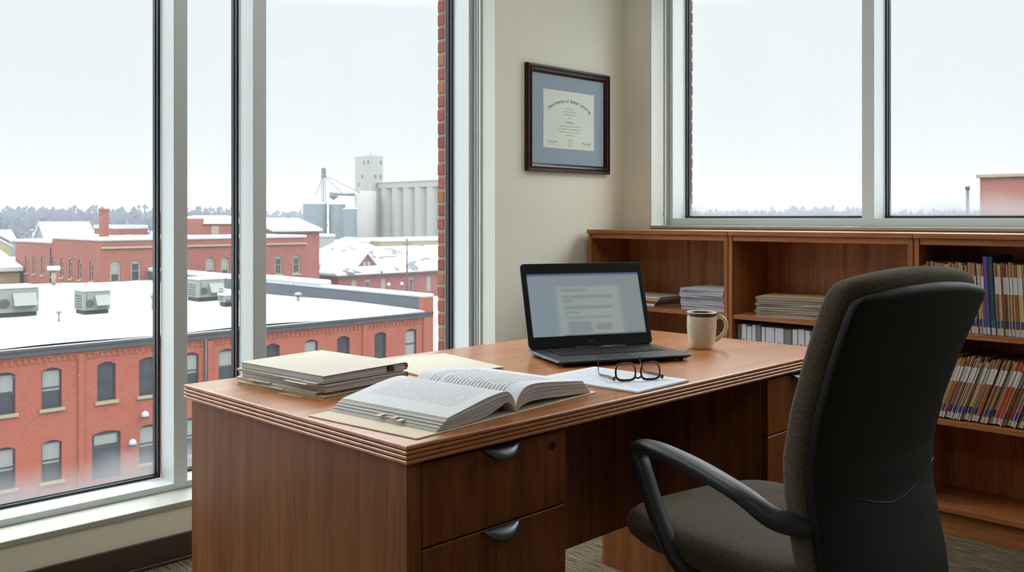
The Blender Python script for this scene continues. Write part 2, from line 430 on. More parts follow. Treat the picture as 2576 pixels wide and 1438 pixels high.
for (y0, y1, lock) in ((1.147, 1.575, True), (2.468, 2.849, False)):
    ped = MB()
    xb = -2.03
    ped.box(xb, -1.421, y0, y0+.018, .0, .7215, .001).box(xb, -1.421, y1-.018, y1, .0, .7215, .001)
    ped.box(xb, xb+.016, y0+.018, y1-.018, .02, .7215).box(xb+.016, -1.421, y0+.018, y1-.018, .02, .06).box(-1.44, -1.425, y0+.018, y1-.018, .0, .07)
    pd = ped.build('pedestal', M['wood_z'], desk, world=True)
    for (z0, z1) in ((.546, .712), (.379, .5425), (.075, .3755)):
        d = MB().box(-1.4195, -1.4, y0+.004, y1-.002, z0, z1, .0016).build('drawer', M['drawer'], desk, world=True)
        yc = (y0+y1)/2+.005
        mm = lip_pull(); mm.xf(Matrix.Translation((-1.4005, yc, z1-.0015)))
        h = mm.build('handle', M['chrome'], d, world=True, smooth=True)
        so = h.modifiers.new('s', 'SOLIDIFY'); so.thickness = .0018; so.offset = 0
        if lock and z0 > .5:
            MB().cyl((-1.4005, 1.527, .683), (-1.3965, 1.527, .683), .0085, 20).box(-1.3967, -1.3962, 1.5262, 1.5278, .679, .687).build('lock', M['lock'], d, world=True)

# ------------------------------------------------------------------ printed pages
def page_mat(name, lines, cols=1, ink=lin(120, 124, 134), base=lin(214, 217, 222), mx=.1, my=.08, strength=.75, wscale=26, para=.0):
    m, nt, b = nm(name)
    uv = nd(nt, 'ShaderNodeTexCoord').outputs['UV']; sp = nd(nt, 'ShaderNodeSeparateXYZ', {0: uv}); u, v = sp.outputs[0], sp.outputs[1]
    vl = mth(nt, 'MULTIPLY', v, lines); fr = mth(nt, 'FRACT', vl); fl = mth(nt, 'FLOOR', vl)
    inl = mth(nt, 'MULTIPLY', mth(nt, 'GREATER_THAN', fr, .3), mth(nt, 'LESS_THAN', fr, .68))
    cv = nd(nt, 'ShaderNodeCombineXYZ', {0: mth(nt, 'MULTIPLY', u, wscale), 1: mth(nt, 'MULTIPLY', fl, 7.31)})
    n = nd(nt, 'ShaderNodeTexNoise', {'Vector': cv.outputs[0], 'Scale': 1.6, 'Detail': 1.0})
    word = mth(nt, 'GREATER_THAN', n.outputs[0], .40)
    n2 = nd(nt, 'ShaderNodeTexNoise', {'Vector': nd(nt, 'ShaderNodeCombineXYZ', {0: mth(nt, 'MULTIPLY', u, wscale*9), 1: mth(nt, 'MULTIPLY', vl, 3)}).outputs[0], 'Scale': 1.0})
    mk = mth(nt, 'MULTIPLY', inl, word)
    mk = mth(nt, 'MULTIPLY', mk, mth(nt, 'MULTIPLY_ADD', n2.outputs[0], .5, .5))
    # ragged paragraph ends
    wn = nd(nt, 'ShaderNodeTexWhiteNoise', {'Vector': nd(nt, 'ShaderNodeCombineXYZ', {0: fl}).outputs[0]}, noise_dimensions='3D')
    endu = mth(nt, 'SUBTRACT', 1-mx, mth(nt, 'MULTIPLY', mth(nt, 'GREATER_THAN', wn.outputs[0], .86-para), mth(nt, 'MULTIPLY', wn.outputs[0], .45)))
    mk = mth(nt, 'MULTIPLY', mk, mth(nt, 'MULTIPLY', mth(nt, 'GREATER_THAN', u, mx), mth(nt, 'LESS_THAN', u, endu)))
    mk = mth(nt, 'MULTIPLY', mk, mth(nt, 'MULTIPLY', mth(nt, 'GREATER_THAN', v, my), mth(nt, 'LESS_THAN', v, 1-my)))
    nt.links.new(mixc(nt, mth(nt, 'MULTIPLY', mk, strength, clamp=True), base, ink), b.inputs['Base Color'])
    b.inputs['Roughness'].default_value = .7; b.inputs['Specular IOR Level'].default_value = .25
    return m
M['page_a'] = page_mat('printed left page', 48, mx=.12, my=.10, strength=.7, wscale=56)
M['page_b'] = page_mat('printed right page', 30, mx=.14, my=.12, strength=1.0, ink=lin(90, 94, 102), wscale=44)
M['page_n'] = page_mat('printed notes', 13, mx=.07, my=.09, strength=.55, ink=lin(130, 146, 170), wscale=16, para=.35, base=lin(208, 213, 224))
M['page_d'] = page_mat('printed diploma', 10, mx=.1, my=.1, strength=.3)

def uvgrid(name, rows, mat, parent, flipu=False, swap=False):
    """rows[i][j] points -> smooth sheet with uv (i->u, j->v)"""
    bm = bmesh.new(); lay = bm.loops.layers.uv.new('uv'); V = [[bm.verts.new(p) for p in r] for r in rows]
    n, m_ = len(V), len(V[0])
    for i in range(n-1):
        for j in range(m_-1):
            f = bm.faces.new((V[i][j], V[i+1][j], V[i+1][j+1], V[i][j+1])); f.smooth = True
            for l, (a, b_) in zip(f.loops, ((i, j), (i+1, j), (i+1, j+1), (i, j+1))):
                u, v = a/(n-1), b_/(m_-1)
                if swap: u, v = v, u
                if flipu: u = 1-u
                l[lay].uv = (u, v)
    bmesh.ops.recalc_face_normals(bm, faces=bm.faces)
    me = bpy.data.meshes.new(name); bm.to_mesh(me); bm.free(); me.materials.append(mat)
    o = bpy.data.objects.new(name, me); C.objects.link(o); o.parent = parent; return o
def crom(P, n):
    out = []
    for i in range(len(P)-1):
        p0, p1, p2, p3 = P[max(i-1, 0)], P[i], P[i+1], P[min(i+2, len(P)-1)]
        for k in range(n):
            t = k/n
            out.append(tuple(.5*((2*b)+(-a+c)*t+(2*a-5*b+4*c-d)*t*t+(-a+3*b-3*c+d)*t**3) for a, b, c, d in zip(p0, p1, p2, p3)))
    out.append(tuple(P[-1])); return out

# ------------------------------------------------------------------ open book
TOP = .76
book = thing('open_book', 'thick open textbook with cream covers lying at the near desk corner', 'book', (-1.44, 1.452, TOP), math.atan2(.995, -.1))
BH = .325
MB().box(-.312, -.006, -.004, BH+.004, 0, .003, .001).box(-.006, .006, -.003, BH+.003, 0, .002).box(.006, .312, -.004, BH+.004, 0, .003, .001).build('cover', M['cream'], book)
blocks = [([(-.220, .026), (-.16, .037), (-.10, .048), (-.055, .053), (-.030, .0515), (-.013, .041), (-.004, .026), (0, .014)],
           [(-.254, .0035), (-.19, .004), (-.13, .006), (-.085, .013), (-.05, .024), (-.030, .0285), (-.013, .020), (-.002, .0035)], 'page_a'),
          ([(.258, .036), (.20, .043), (.13, .051), (.07, .056), (.036, .053), (.016, .042), (.005, .027), (0, .014)],
           [(.292, .0035), (.24, .007), (.17, .012), (.11, .0165), (.06, .0185), (.03, .016), (.014, .010), (.002, .0035)], 'page_b')]
for top, bot, pm in blocks:
    T, B = crom(top, 5), crom(bot, 5)
    rings = [[(v, u, z_) for v, z_ in T] + [(v, u, z_) for v, z_ in B[::-1]] for u in (0, BH*.5, BH)]
    MB().loft(rings, smooth=False).build('page_block', M['edge_book'], book)
    rows = [[(v, u, z_+.0005) for u in [BH*k/12 for k in range(13)]] for v, z_ in T]
    uvgrid('page', rows, M[pm], book, flipu=False)
    # loosened leaves lifting along the near end
    for q in range(3):
        f_ = .25+.22*q
        L = [(a[0]*(1-f_)+b_[0]*f_, a[1]*(1-f_)+b_[1]*f_) for a, b_ in zip(T, B)]
        MB().loft([[(v*1.012, u, z_+.0004) for v, z_ in L[:24]]+[(v*1.012, u, z_-.0001) for v, z_ in L[:24][::-1]] for u in (-.0022+q*.0006, BH+.0018)], smooth=False).build('leaf', M['paper'], book)
for k in range(4):
    v0 = -.243+.007*(k % 3); u0 = .10+.021*k
    MB().box(v0-.016, v0+.006, u0, u0+.014, .0125+.0022*(k % 2), .0131+.0022*(k % 2)).build('page_tab', M['cream'], book)

# ------------------------------------------------------------------ manila folders
def folder(name, label, x, y, z, rz, h, L=.30, D=.235, col='manila', tabx=.0, paper='edge_lil', clip=False, group=None, cat='folder', sag=.82, nslab=3, tab=True):
    t = thing(name, label, cat, (x, y, z), rz, group)
    c = .0009; hz = h/2
    def U(off):
        P = [(-D/2, off), (D/2-hz, off)]
        for k in range(1, 8):
            a = -PI/2+PI*k/8; P.append((D/2-hz+(hz-off)*math.cos(a), hz+(hz-off)*math.sin(a)))
        P += [(D/2-hz, h-off)]
        for k in range(1, 7):
            s = k/6; P.append((D/2-hz-(D-hz)*s, (h-off)-(1-sag)*h*s*s))
        return P
    A, B = U(0), U(c)
    MB().prism(A+B[::-1], 'x', -L/2, L/2).build('cover', M[col], t)
    if tab:
        MB().box(tabx-.045, tabx+.045, -D/2-.011, -D/2+.001, .0001, c+.0002, .0002).build('tab', M[col], t)
    ph = (h*sag-2*c-.0005)
    zz = c+.0002
    for k in range(nslab):
        hh = ph/nslab
        j = RND.uniform(-.004, .004); e = RND.uniform(-.006, .0)
        MB().box(-L/2+.004+j, L/2-.004+j, -D/2+.005+e, D/2-hz*.9, zz, zz+hh-.0003, .0004).build('paper_stack', M[paper if k % 2 == 0 else 'edge'], t)
        zz += hh
    if clip:
        MB().prism([(-.012, .002), (.012, .002), (.008, h*.75), (-.008, h*.75)], 'x', L/2-.02, L/2+.0015).build('binder_clip', M['clip'], t).location = (0, D/2-.06, .001)
    return t
sx, sy, srz = -2.058, 1.358, math.atan2(.03, .35)
GP = 'manila folders stacked at the desk end'
z = TOP
zs = [('bottom manila folder in the stack at the left end of the desk', .0085, .008, -.010, .035, 'manila_b', .06, 'edge'),
      ('second manila folder from the bottom of the stack at the left desk end', .0075, -.010, -.004, -.02, 'manila', .00, 'edge'),
      ('thick middle manila folder with long cream tab in the left desk stack', .0165, .004, .002, .02, 'manila', -.08, 'edge_lil'),
      ('thin manila folder just below the topmost one in the left desk stack', .0045, -.006, -.006, -.03, 'manila', .10, 'edge'),
      ('topmost manila folder bulging with papers and a black clip in the left desk stack', .0195, .002, .003, .0, 'manila', .05, 'edge_lil')]
for i, (lb, h, ox, oy, rr, col, tx, pp) in enumerate(zs):
    folder('file_folder', lb, sx+ox, sy+oy, z, srz+rr, h, L=.345, D=.275, col=col, tabx=tx, paper=pp, clip=(i == 4), group=GP, sag=1.0 if i < 4 else .9, nslab=2 if h < .012 else 4)
    z += h+.0002
folder('file_folder', 'flat manila folder lying alone behind the open book and folder stack', -2.065, 1.75, TOP, math.atan2(.0617, -.327)+.02, .007, L=.325, D=.262, col='manila', paper='edge', sag=1.0, nslab=2)

# ------------------------------------------------------------------ notes under the glasses
np_ = thing('paper_pad', 'thin stack of printed white sheets under the eyeglasses', 'papers', (-1.548, 1.933, TOP), math.radians(2))
for k in range(4):
    j = RND.uniform(-.002, .002)
    MB().box(-.158+j, .158+j, -.116-j, .116-j, k*.0014, k*.0014+.0013, .0002).build('sheet', M['paper'], np_)
uvgrid('printed_sheet', [[(-.157+.314*i/8, -.1155+.231*j/8, .0058) for j in range(9)] for i in range(9)], M['page_n'], np_, swap=False)

# ------------------------------------------------------------------ eyeglasses
gl = thing('eyeglasses', 'dark brown eyeglasses resting upside down on the printed sheets', 'glasses', (-1.473, 1.940, TOP+.0062), math.radians(60.2))
M['gframe'] = plain('tortoise acetate', lin(34, 24, 24), .22, coat=.5)
M['ginner'] = plain('rose inner acetate', lin(150, 108, 96), .25, coat=.4)
M['lens'] = glass_pane('spectacle lens', False)
def lens_pts(cx, w, h, n=40, z0=.0035):
    P = []
    for k in range(n):
        a = 2*PI*k/n; c_, s_ = math.cos(a), math.sin(a)
        e = 2/3.3
        px_ = w*math.copysign(abs(c_)**e, c_); pz = h*math.copysign(abs(s_)**e, s_)
        px_ *= (1-.10*(pz/h)) if pz > 0 else 1.0
        zz = z0+h+pz
        P.append((cx+px_, .003*((cx+px_)/.065)**2+.12*(zz-z0)*.9, zz))
    return P
for s in (-1, 1):
    P = lens_pts(s*.0348, .0278, .0222)
    rad = [.0019+.0014*max(0, min(1, (.018-(p[2]))/.012)) for p in P]
    MB().tube(P, .002, 8, radii=rad, cyc=True, up=(0, 1, 0)).build('rim', M['gframe'], gl)
    Q = [(p[0]*1+(s*.0345-p[0])*.085, p[1]-.0004, p[2]+(.026-p[2])*.085) for p in P]
    MB().tube(Q, .0014, 6, cyc=True, up=(0, 1, 0)).build('rim_liner', M['ginner'], gl)
    bmx = MB(); ring = [(p[0], p[1], p[2]) for p in lens_pts(s*.0345, .0265, .022, z0=.004)]
    vs = [bmx.bm.verts.new(p) for p in ring]; bmx.bm.faces.new(vs); bmx.build('lens', M['lens'], gl)
    hx = s*.0685
    MB().box(-.0035, .0035, -.003, .006, .004, .014, .001).xf(Matrix.Translation((hx-s*.001, .002, 0))).build('hinge', M['gframe'], gl)
    tp = crom([(hx, .006, .009), (hx+s*.001, .03, .0085), (hx, .07, .0055), (hx-s*.001, .105, .003), (hx-s*.003, .122, .008), (hx-s*.006, .131, .024), (hx-s*.008, .135, .044)], 6)
    n_ = len(tp)
    MB().tube(tp, .002, 8, flat=.5, up=(0, 0, 1), radii=[.005-.0024*min(1, i/(n_*.6)) for i in range(n_)]).build('temple', M['gframe'], gl)
br = crom([(-.0095, .0035, .0125), (-.005, .003, .0088), (0, .003, .0078), (.005, .003, .0088), (.0095, .0035, .0125)], 4)
MB().tube(br, .0026, 8, up=(0, 1, 0)).build('bridge', M['gframe'], gl)

# ------------------------------------------------------------------ laptop
lt = thing('laptop', 'black laptop open with a blurred document on its screen', 'laptop', (-1.806, 2.228, TOP), math.atan2(.901, .433))
M['lap'] = plain('laptop dark metal', lin(50, 54, 58), .42, metal=.4)
M['lap_b'] = plain('laptop bezel', lin(14, 15, 17), .3)
M['lap_e'] = plain('laptop silver edge', lin(150, 156, 160), .3, metal=.6)
M['key'] = plain('key cap', lin(22, 24, 27), .5)
W2, D2 = .2165, .135
def rrect(x0, x1, y0, y1, r, n=6):
    P = []
    for cx, cy, a0 in ((x1-r, y1-r, 0), (x0+r, y1-r, PI/2), (x0+r, y0+r, PI), (x1-r, y0+r, 1.5*PI)):
        for k in range(n+1):
            a = a0+PI/2*k/n; P.append((cx+r*math.cos(a), cy+r*math.sin(a)))
    return P
def zb(y): return .0015+.006*max(0, (-y-.02)/.11)
def ztop(y): return .0185
B0 = rrect(-W2+.012, W2-.012, -D2+.012, D2-.008, .01)
B1 = rrect(-W2, W2, -D2, D2, .012); B2 = rrect(-W2+.001, W2-.001, -D2+.001, D2-.001, .012)
MB().loft([[(x, y, zb(y)) for x, y in B0], [(x, y, .0125+zb(y)*.2) for x, y in B1], [(x, y, .0175) for x, y in B1], [(x, y, .0185) for x, y in B2]], smooth=False).build('base', M['lap'], lt)
MB().prism([(-D2+.014, .0135), (D2-.02, .009), (D2-.02, .0165), (-D2+.014, .0165)], 'x', -W2-.0006, -W2+.002).build('side_trim', M['lap_e'], lt)
m = MB()
for k, (a, w_) in enumerate(((.095, .010), (.078, .013), (.060, .012), (.044, .010), (.030, .007), (.018, .006))):
    m.box(-W2-.0012, -W2+.001, a-w_/2, a+w_/2, .0106, .0152, .0004)
m.build('port', M['lock'], lt)
m = MB().box(-W2-.001, -W2+.001, -.10, -.005, .0143, .0149); m.build('disc_slot', M['lock'], lt)
for px_, py_ in ((-.19, -.11), (.19, -.11), (-.19, .11), (.19, .11)):
    MB().lathe([(.0001, 0), (.007, 0), (.007, .0065), (.0001, .0065)], (px_, py_, 0), 12).build('foot', M['lock'], lt)
MB().box(-.175, .185, -.028, .092, .0186, .0190, .0002).build('keyboard_deck', M['lap_b'], lt)
m = MB()
for r_ in range(6):
    y_ = .084-.0195*r_
    hgt = .013 if r_ else .009
    x_ = -.170
    ws = [.0155]*19
    if r_ == 5: ws = [.0155, .0155, .0155, .09, .0155, .0155, .0155, .0155, .0155, .0155, .0155, .0155]
    for w_ in ws:
        if x_+w_ > .182: break
        m.box(x_, x_+w_, y_-hgt, y_, .0191, .0206, .0005); x_ += w_+.0034
m.build('keyboard', M['key'], lt)
MB().box(-.075, .035, -.118, -.045, .0185, .0188, .0001).build('touchpad', M['lap_b'], lt)
tilt = math.radians(18.5)
HG = Matrix.Translation((0, .122, .0205)) @ Matrix.Rotation(-tilt, 4, 'X')
LH = .277
lid = MB().loft([[(x, y_, z_) for x, z_ in rrect(-W2+e, W2-e, 0+e, LH-e, .014)] for y_, e in ((-.0005, .0008), (.0, 0), (.0062, 0), (.0075, .003))], smooth=False)
lid_o = lid.xf(HG).build('lid', M['lap'], lt)
MB().loft([[(x, y_, z_) for x, z_ in rrect(-W2+.0025, W2-.0025, .0025, LH-.0025, .012)] for y_ in (-.0016, -.0004)], smooth=False).xf(HG).build('bezel', M['lap_b'], lid_o)
MB().loft([[(x, y_, z_) for x, z_ in rrect(-W2-.0004, W2+.0004, -.0002, LH+.0006, .0144)] for y_ in (.0012, .0032)], smooth=False).xf(HG).build('lid_rim', M['lap_e'], lid_o)
def screen_mat():
    m, nt, b = nm('laptop screen')
    sp = nd(nt, 'ShaderNodeSeparateXYZ', {0: nd(nt, 'ShaderNodeTexCoord').outputs['UV']}); u, v = sp.outputs[0], sp.outputs[1]
    def rect(x0, x1, y0, y1, s=.02, t=.02):
        a = mth(nt, 'MULTIPLY', sstep(nt, u, x0-s, x0+s), mth(nt, 'SUBTRACT', 1.0, sstep(nt, u, x1-s, x1+s)))
        c = mth(nt, 'MULTIPLY', sstep(nt, v, y0-t, y0+t), mth(nt, 'SUBTRACT', 1.0, sstep(nt, v, y1-t, y1+t)))
        return mth(nt, 'MULTIPLY', a, c)
    col = mixc(nt, mth(nt, 'MULTIPLY', u, 1.0), lin(150, 166, 178), lin(152, 162, 162))
    col = mixc(nt, mth(nt, 'MULTIPLY', rect(.24, .80, -.2, .78, .03, .03), .8), col, lin(178, 188, 184))
    for x0, x1, y0, y1 in ((.28, .50, .70, .745), (.29, .73, .59, .64), (.29, .38, .53, .57), (.30, .73, .42, .47), (.30, .42, .35, .38), (.31, .70, .27, .30), (.31, .52, .04, .22), (.56, .70, .08, .18)):
        col = mixc(nt, mth(nt, 'MULTIPLY', rect(x0, x1, y0, y1, .02, .02), .55), col, lin(132, 144, 146))
    col = mixc(nt, mth(nt, 'MULTIPLY', rect(-.1, 1.1, .965, 1.1, .05, .028), .85), col, lin(44, 66, 118))
    col = mixc(nt, mth(nt, 'MULTIPLY', rect(.27, 1.1, -.2, .015, .03, .03), .9), col, lin(20, 28, 34))
    col = mixc(nt, rect(.0, 1.0, .0, 1.0, .012, .014), lin(24, 30, 36), col)
    nt.links.new(col, b.inputs['Emission Color']); b.inputs['Emission Strength'].default_value = .66
    b.inputs['Base Color'].default_value = (.01, .01, .012, 1); b.inputs['Roughness'].default_value = .35; b.inputs['Specular IOR Level'].default_value = .3
    return m
M['screen'] = screen_mat()
uvgrid('screen', [[HG @ Vector((-.199+.398*i, -.0018, .036+.207*j)) for j in (0, 1)] for i in (0, 1)], M['screen'], lid_o)
MB().cyl(HG @ Vector((0, -.0020, .259)), HG @ Vector((0, -.0014, .259)), .0016, 12).build('webcam', M['lock'], lid_o)
MB().cyl((-.12, .1245, .0175), (.12, .1245, .0175), .0055, 14).build('hinge', M['lap_b'], lt)

def text_mesh(txt, size, align='CENTER', extr=0.0, bold=0.0):
    cu = bpy.data.curves.new('t', 'FONT'); cu.body = txt; cu.size = size; cu.align_x = align; cu.extrude = extr; cu.offset = bold
    o = bpy.data.objects.new('t', cu); C.objects.link(o)
    dg = bpy.context.evaluated_depsgraph_get(); me = bpy.data.meshes.new_from_object(o.evaluated_get(dg))
    bpy.data.objects.remove(o); return me
def add_text(mb, txt, size, Mx, align='CENTER', extr=0.0, bold=0.0):
    me = text_mesh(txt, size, align, extr, bold); t = bmesh.new(); t.from_mesh(me)
    bmesh.ops.transform(t, matrix=Mx, verts=t.verts); mb.add(t); return mb
M['logo'] = plain('bezel logo', lin(92, 96, 100), .4)
m = MB(); add_text(m, 'DELL', .0115, HG @ Matrix.Translation((0, -.0019, .013)) @ Matrix.Rotation(PI/2, 4, 'X')); m.build('logo', M['logo'], lid_o, nrm=False)

# ------------------------------------------------------------------ mug
def mug_mat():
    m, nt, b = nm('speckled stoneware glaze')
    sp = nd(nt, 'ShaderNodeSeparateXYZ', {0: nd(nt, 'ShaderNodeTexCoord').outputs['Object']})
    n = nd(nt, 'ShaderNodeTexNoise', {'Vector': objco(nt, (6, 6, 22)), 'Scale': 3.0, 'Detail': 4.0})
    col = ramp(nt, n.outputs[0], [(.35, lin(196, 197, 178)), (.65, lin(212, 213, 196))])
    band = mth(nt, 'MULTIPLY', sstep(nt, mth(nt, 'ADD', sp.outputs[2], mth(nt, 'MULTIPLY', n.outputs[0], .006)), .1095, .1125), mth(nt, 'SUBTRACT', 1.0, sstep(nt, sp.outputs[2], .1185, .1205)))
    nt.links.new(mixc(nt, band, col, lin(70, 50, 38)), b.inputs['Base Color'])
    b.inputs['Roughness'].default_value = .28; b.inputs['Coat Weight'].default_value = .4; bump(nt, b, n.outputs[0], .12, .003)
    return m
M['mug'] = mug_mat()
mug = thing('mug', 'grey green stoneware coffee mug with brown rim behind the laptop', 'mug', (-1.722, 2.611, TOP), math.radians(45))
MB().lathe([(.0002, .002), (.030, .002), (.033, 0), (.036, .002), (.0415, .016), (.0465, .042), (.0485, .075), (.0482, .105), (.0488, .119), (.0475, .1215), (.0455, .119), (.0448, .10), (.0450, .07), (.042, .035), (.034, .012), (.0002, .008)], n=56).build('body', M['mug'], mug)
hp = crom([(.0455, 0, .099), (.058, 0, .105), (.074, 0, .098), (.0815, 0, .078), (.076, 0, .055), (.060, 0, .037), (.044, 0, .026)], 6)
MB().tube(hp, .0055, 12, flat=1.25, up=(0, 1, 0)).build('handle', M['mug'], mug)

# ------------------------------------------------------------------ framed diploma
dip = thing('framed_diploma', 'framed diploma with grey blue mat in a dark mahogany frame on the wall', 'picture', (X0, 3.497, 1.42))
M['mahog'] = wood('mahogany frame', lin(18, 8, 8), lin(48, 16, 18), lin(78, 30, 30), 'y', rough=.3, coat=.15)
M['mat'] = plain('grey blue mat board', lin(150, 166, 182), .8)
M['dpaper'] = plain('diploma paper', lin(232, 234, 224), .7)
M['dink'] = plain('diploma ink', lin(104, 108, 104), .8)
M['dseal'] = plain('pale gold seal', lin(226, 214, 190), .5)
FW, FH = .312, .52
def fr_ring(i, x): return [(x, -FW+i, i), (x, FW-i, i), (x, FW-i, FH-i), (x, -FW+i, FH-i)]
MB().loft([fr_ring(i, x) for i, x in ((0, .0), (0, .021), (.003, .025), (.011, .026), (.014, .021), (.017, .021), (.022, .027), (.030, .024), (.036, .016), (.040, .012), (.040, .008))], caps=False, smooth=False).build('frame', M['mahog'], dip)
MB().box(.0005, .009, -FW+.038, FW-.038, .038, FH-.038).build('mat_board', M['mat'], dip)
py0, py1, pz0, pz1 = -.190, .195, .118, .407
MB().box(.0085, .0100, py0, py1, pz0, pz1, .0004).build('certificate', M['dpaper'], dip)
m = MB()
# text faces +X : local text x -> +Y, text y -> +Z
TX = Matrix(((0, 0, 1, 0), (1, 0, 0, 0), (0, 1, 0, 0), (0, 0, 0, 1)))
def dtext(txt, y, z_, size, rot=0, bold=.0): add_text(m, txt, size, Matrix.Translation((.0103, y, z_)) @ TX @ Matrix.Rotation(rot, 4, 'Z'), bold=bold)
title = 'Constitments of Extmor Lolosing'
R_ = .30; n_ = len(title); cyy = .005
for k, ch in enumerate(title):
    if ch == ' ': continue
    a = (k-(n_-1)/2)/(n_-1)*1.06
    dtext(ch, cyy+R_*math.sin(a), .352-R_+R_*math.cos(a), .023, -a, .0006)
m.build('title_lettering', M['dink'], dip, nrm=False); m = MB()
for k, (z_, w_, s_) in enumerate(((.318, 'oriusitta e lotassad', .008), (.303, 'tiatholeroso oriste tiu dosmilur', .008), (.288, 'sil lotaessig a loeterist nolsiog', .008), (.272, 'e losaitotsit', .007), (.248, 'Aholis Pigual', .0125),
        (.230, 'a lossetir si nolosiser ist doriset losmitrosi te anl loser is', .0075), (.215, 'siorl eston nolatorisstel orsit enols rosetli ason dolori silt', .0075), (.200, 'loseti moriset delosit anort losetiris sol meriet los', .0075), (.185, 'notreloset aritons, ali', .0075))):
    dtext(w_, cyy, z_, s_)
m.build('lettering', M['dink'], dip, nrm=False)
for yy in (-.125, .135):
    P = [(.0103, yy-.035+.07*t/24, .150+.006*math.sin(t*1.9)+.004*math.sin(t*.7)) for t in range(25)]
    MB().tube(P, .0006, 5).build('signature', M['dink'], dip)
    MB().box(.0101, .0104, yy-.03, yy+.02, .137, .1378).build('signature_line', M['dink'], dip)
MB().cyl((.0100, .01, .150), (.0108, .01, .150), .022, 28).build('seal', M['dseal'], dip)
M['picglass'] = glass_pane('picture glass', False)
MB().box(.0114, .0124, -FW+.0385, FW-.0385, .0385, FH-.0385).build('glazing', M['picglass'], dip)

# ------------------------------------------------------------------ bookcases
ORD = ['first', 'second', 'third', 'fourth', 'fifth', 'sixth', 'seventh', 'eighth', 'ninth', 'tenth', 'eleventh', 'twelfth', 'thirteenth', 'fourteenth', 'fifteenth', 'sixteenth', 'seventeenth', 'eighteenth', 'nineteenth', 'twentieth', 'twenty-first', 'twenty-second', 'twenty-third', 'twenty-fourth', 'twenty-fifth', 'twenty-sixth', 'twenty-seventh', 'twenty-eighth', 'twenty-ninth', 'thirtieth', 'thirty-first', 'thirty-second', 'thirty-third', 'thirty-fourth', 'thirty-fifth', 'thirty-sixth', 'thirty-seventh', 'thirty-eighth']
BY = 3.61; BD = .322
def bookcase(x, label):
    t = thing('bookcase', label, 'bookcase', (x, BY, 0), group='low cherry bookcases under the back window')
    w = .8165
    MB().box(-.004 if x < -3 else .0005, w-.0005, -.008, BD+.004, 1.1135, 1.133, .0015).build('top_board', M['case_x'], t)
    for a in (.001, w-.0205): MB().box(a, a+.0195, 0, BD, 0, 1.113, .001).build('side_panel', M['case_z'], t)
    MB().box(.021, w-.021, .004, .022, 1.089, 1.1128, .001).build('top_rail', M['case_x'], t)
    MB().box(.021, w-.021, BD-.008, BD, .03, 1.1128).build('back_panel', M['case_in'], t)
    for z_ in (.742, .411): MB().box(.0212, w-.0212, .006, BD-.0085, z_, z_+.020, .001).build('shelf', M['case_x'], t)
    MB().box(.0212, w-.0212, .002, BD-.0085, .086, .106, .001).build('bottom_shelf', M['case_x'], t)
    MB().box(.0212, w-.0212, .022, .038, .0, .0855, .001).build('plinth', M['case_x'], t)
    return t
bookcase(-3.06, 'low cherry bookcase in the room corner, holding paper stacks behind the laptop')
bookcase(-2.2415, 'middle low cherry bookcase holding yellowed folders above white booklets')
bookcase(-1.423, 'low cherry bookcase beside the chair back, crammed with upright files')
S1, S2, SB = .7622, .4312, .1062

# bookcase 1: folder stack and booklet stack
G1 = 'folders stacked on the corner bookcase shelf'
z = S1
for i, (lb, h, col, pp) in enumerate((('white paper bundle at the bottom of the stack right of the laptop screen', .016, 'paper', 'edge'),
        ('dark brown folder above the white bundle on the corner bookcase shelf', .010, 'kraft', 'edge'),
        ('tan folder near the top of the left stack on the corner bookcase shelf', .010, 'manila_b', 'edge'),
        ('pale folder topmost of the left stack on the corner bookcase shelf', .012, 'manila', 'edge'))):
    folder('file_folder', lb, -2.80+.004*i, BY+.145, z, PI-.12+.03*i, h, L=.31, D=.225, col=col, paper=pp, group=G1, sag=1.0, nslab=2); z += h+.0002
G2 = 'bound white booklets stacked on the corner bookcase shelf'
z = S1
for i in range(9):
    h = .0105 if i else .017
    pos = {0: 'bottom', 8: 'top'}.get(i)
    lb = ('%s bound white booklet of the stack leaning toward the corner bookcase divider' % pos) if pos else ('%s white booklet from the bottom of the stack in the corner bookcase' % ORD[i])
    t = thing('booklet', lb, 'booklet', (-2.394+RND.uniform(-.006, .003), BY+.148+RND.uniform(-.012, .010), z), .045*math.sin(i*1.7), G2)
    MB().box(-.120, .120, -.125, .125, .0004, h-.0006, .001).build('pages', M['edge_lil'], t)
    MB().box(-.121, .121, -.126, .126, h-.0006, h, .0002).build('cover', M['paper'], t)
    m = MB()
    for k in range(9): m.lathe([(.0038, -.0015), (.0038, .0015)], (0, 0, 0), 8)
    m = MB()
    for k in range(14):
        m.box(-.1235, -.1195, -.115+.0165*k, -.109+.0165*k, .0006, h-.0004, .0006)
    m.build('comb_binding', M['clip'], t)
    z += h+.0003
# bookcase 2: folder stack, white booklets below
G3 = 'yellowed folders stacked on the middle bookcase shelf'
z = S1
for i in range(9):
    h = .0095
    lb = ('bottom' if i == 0 else 'top' if i == 8 else ORD[i])+(' yellowed folder of the stack on the middle bookcase shelf' if i in (0, 8) else ' yellowed folder from the bottom of the middle bookcase stack')
    folder('file_folder', lb, -1.985+RND.uniform(-.006, .006), BY+.150+RND.uniform(-.004, .004), z, PI/2+.22+.05*math.sin(i*2.3), h, L=.235, D=.30, col='manila_b' if i % 3 else 'manila', tabx=RND.uniform(-.05, .05), group=G3, sag=1.0, nslab=2, paper='edge', tab=False); z += h+.0002
folder('file_folder', 'dark brown pocket folder right of the yellowed stack, by the chair back', -1.70, BY+.15, S1, PI/2+.1, .045, L=.24, D=.22, col='kraft', group=None, sag=.95, nslab=4)
G4 = 'white booklets standing on the middle bookcase lower shelf'
x = -2.212; i = 0
M['grey'] = plain('grey binder cloth', lin(120, 120, 116), .6)
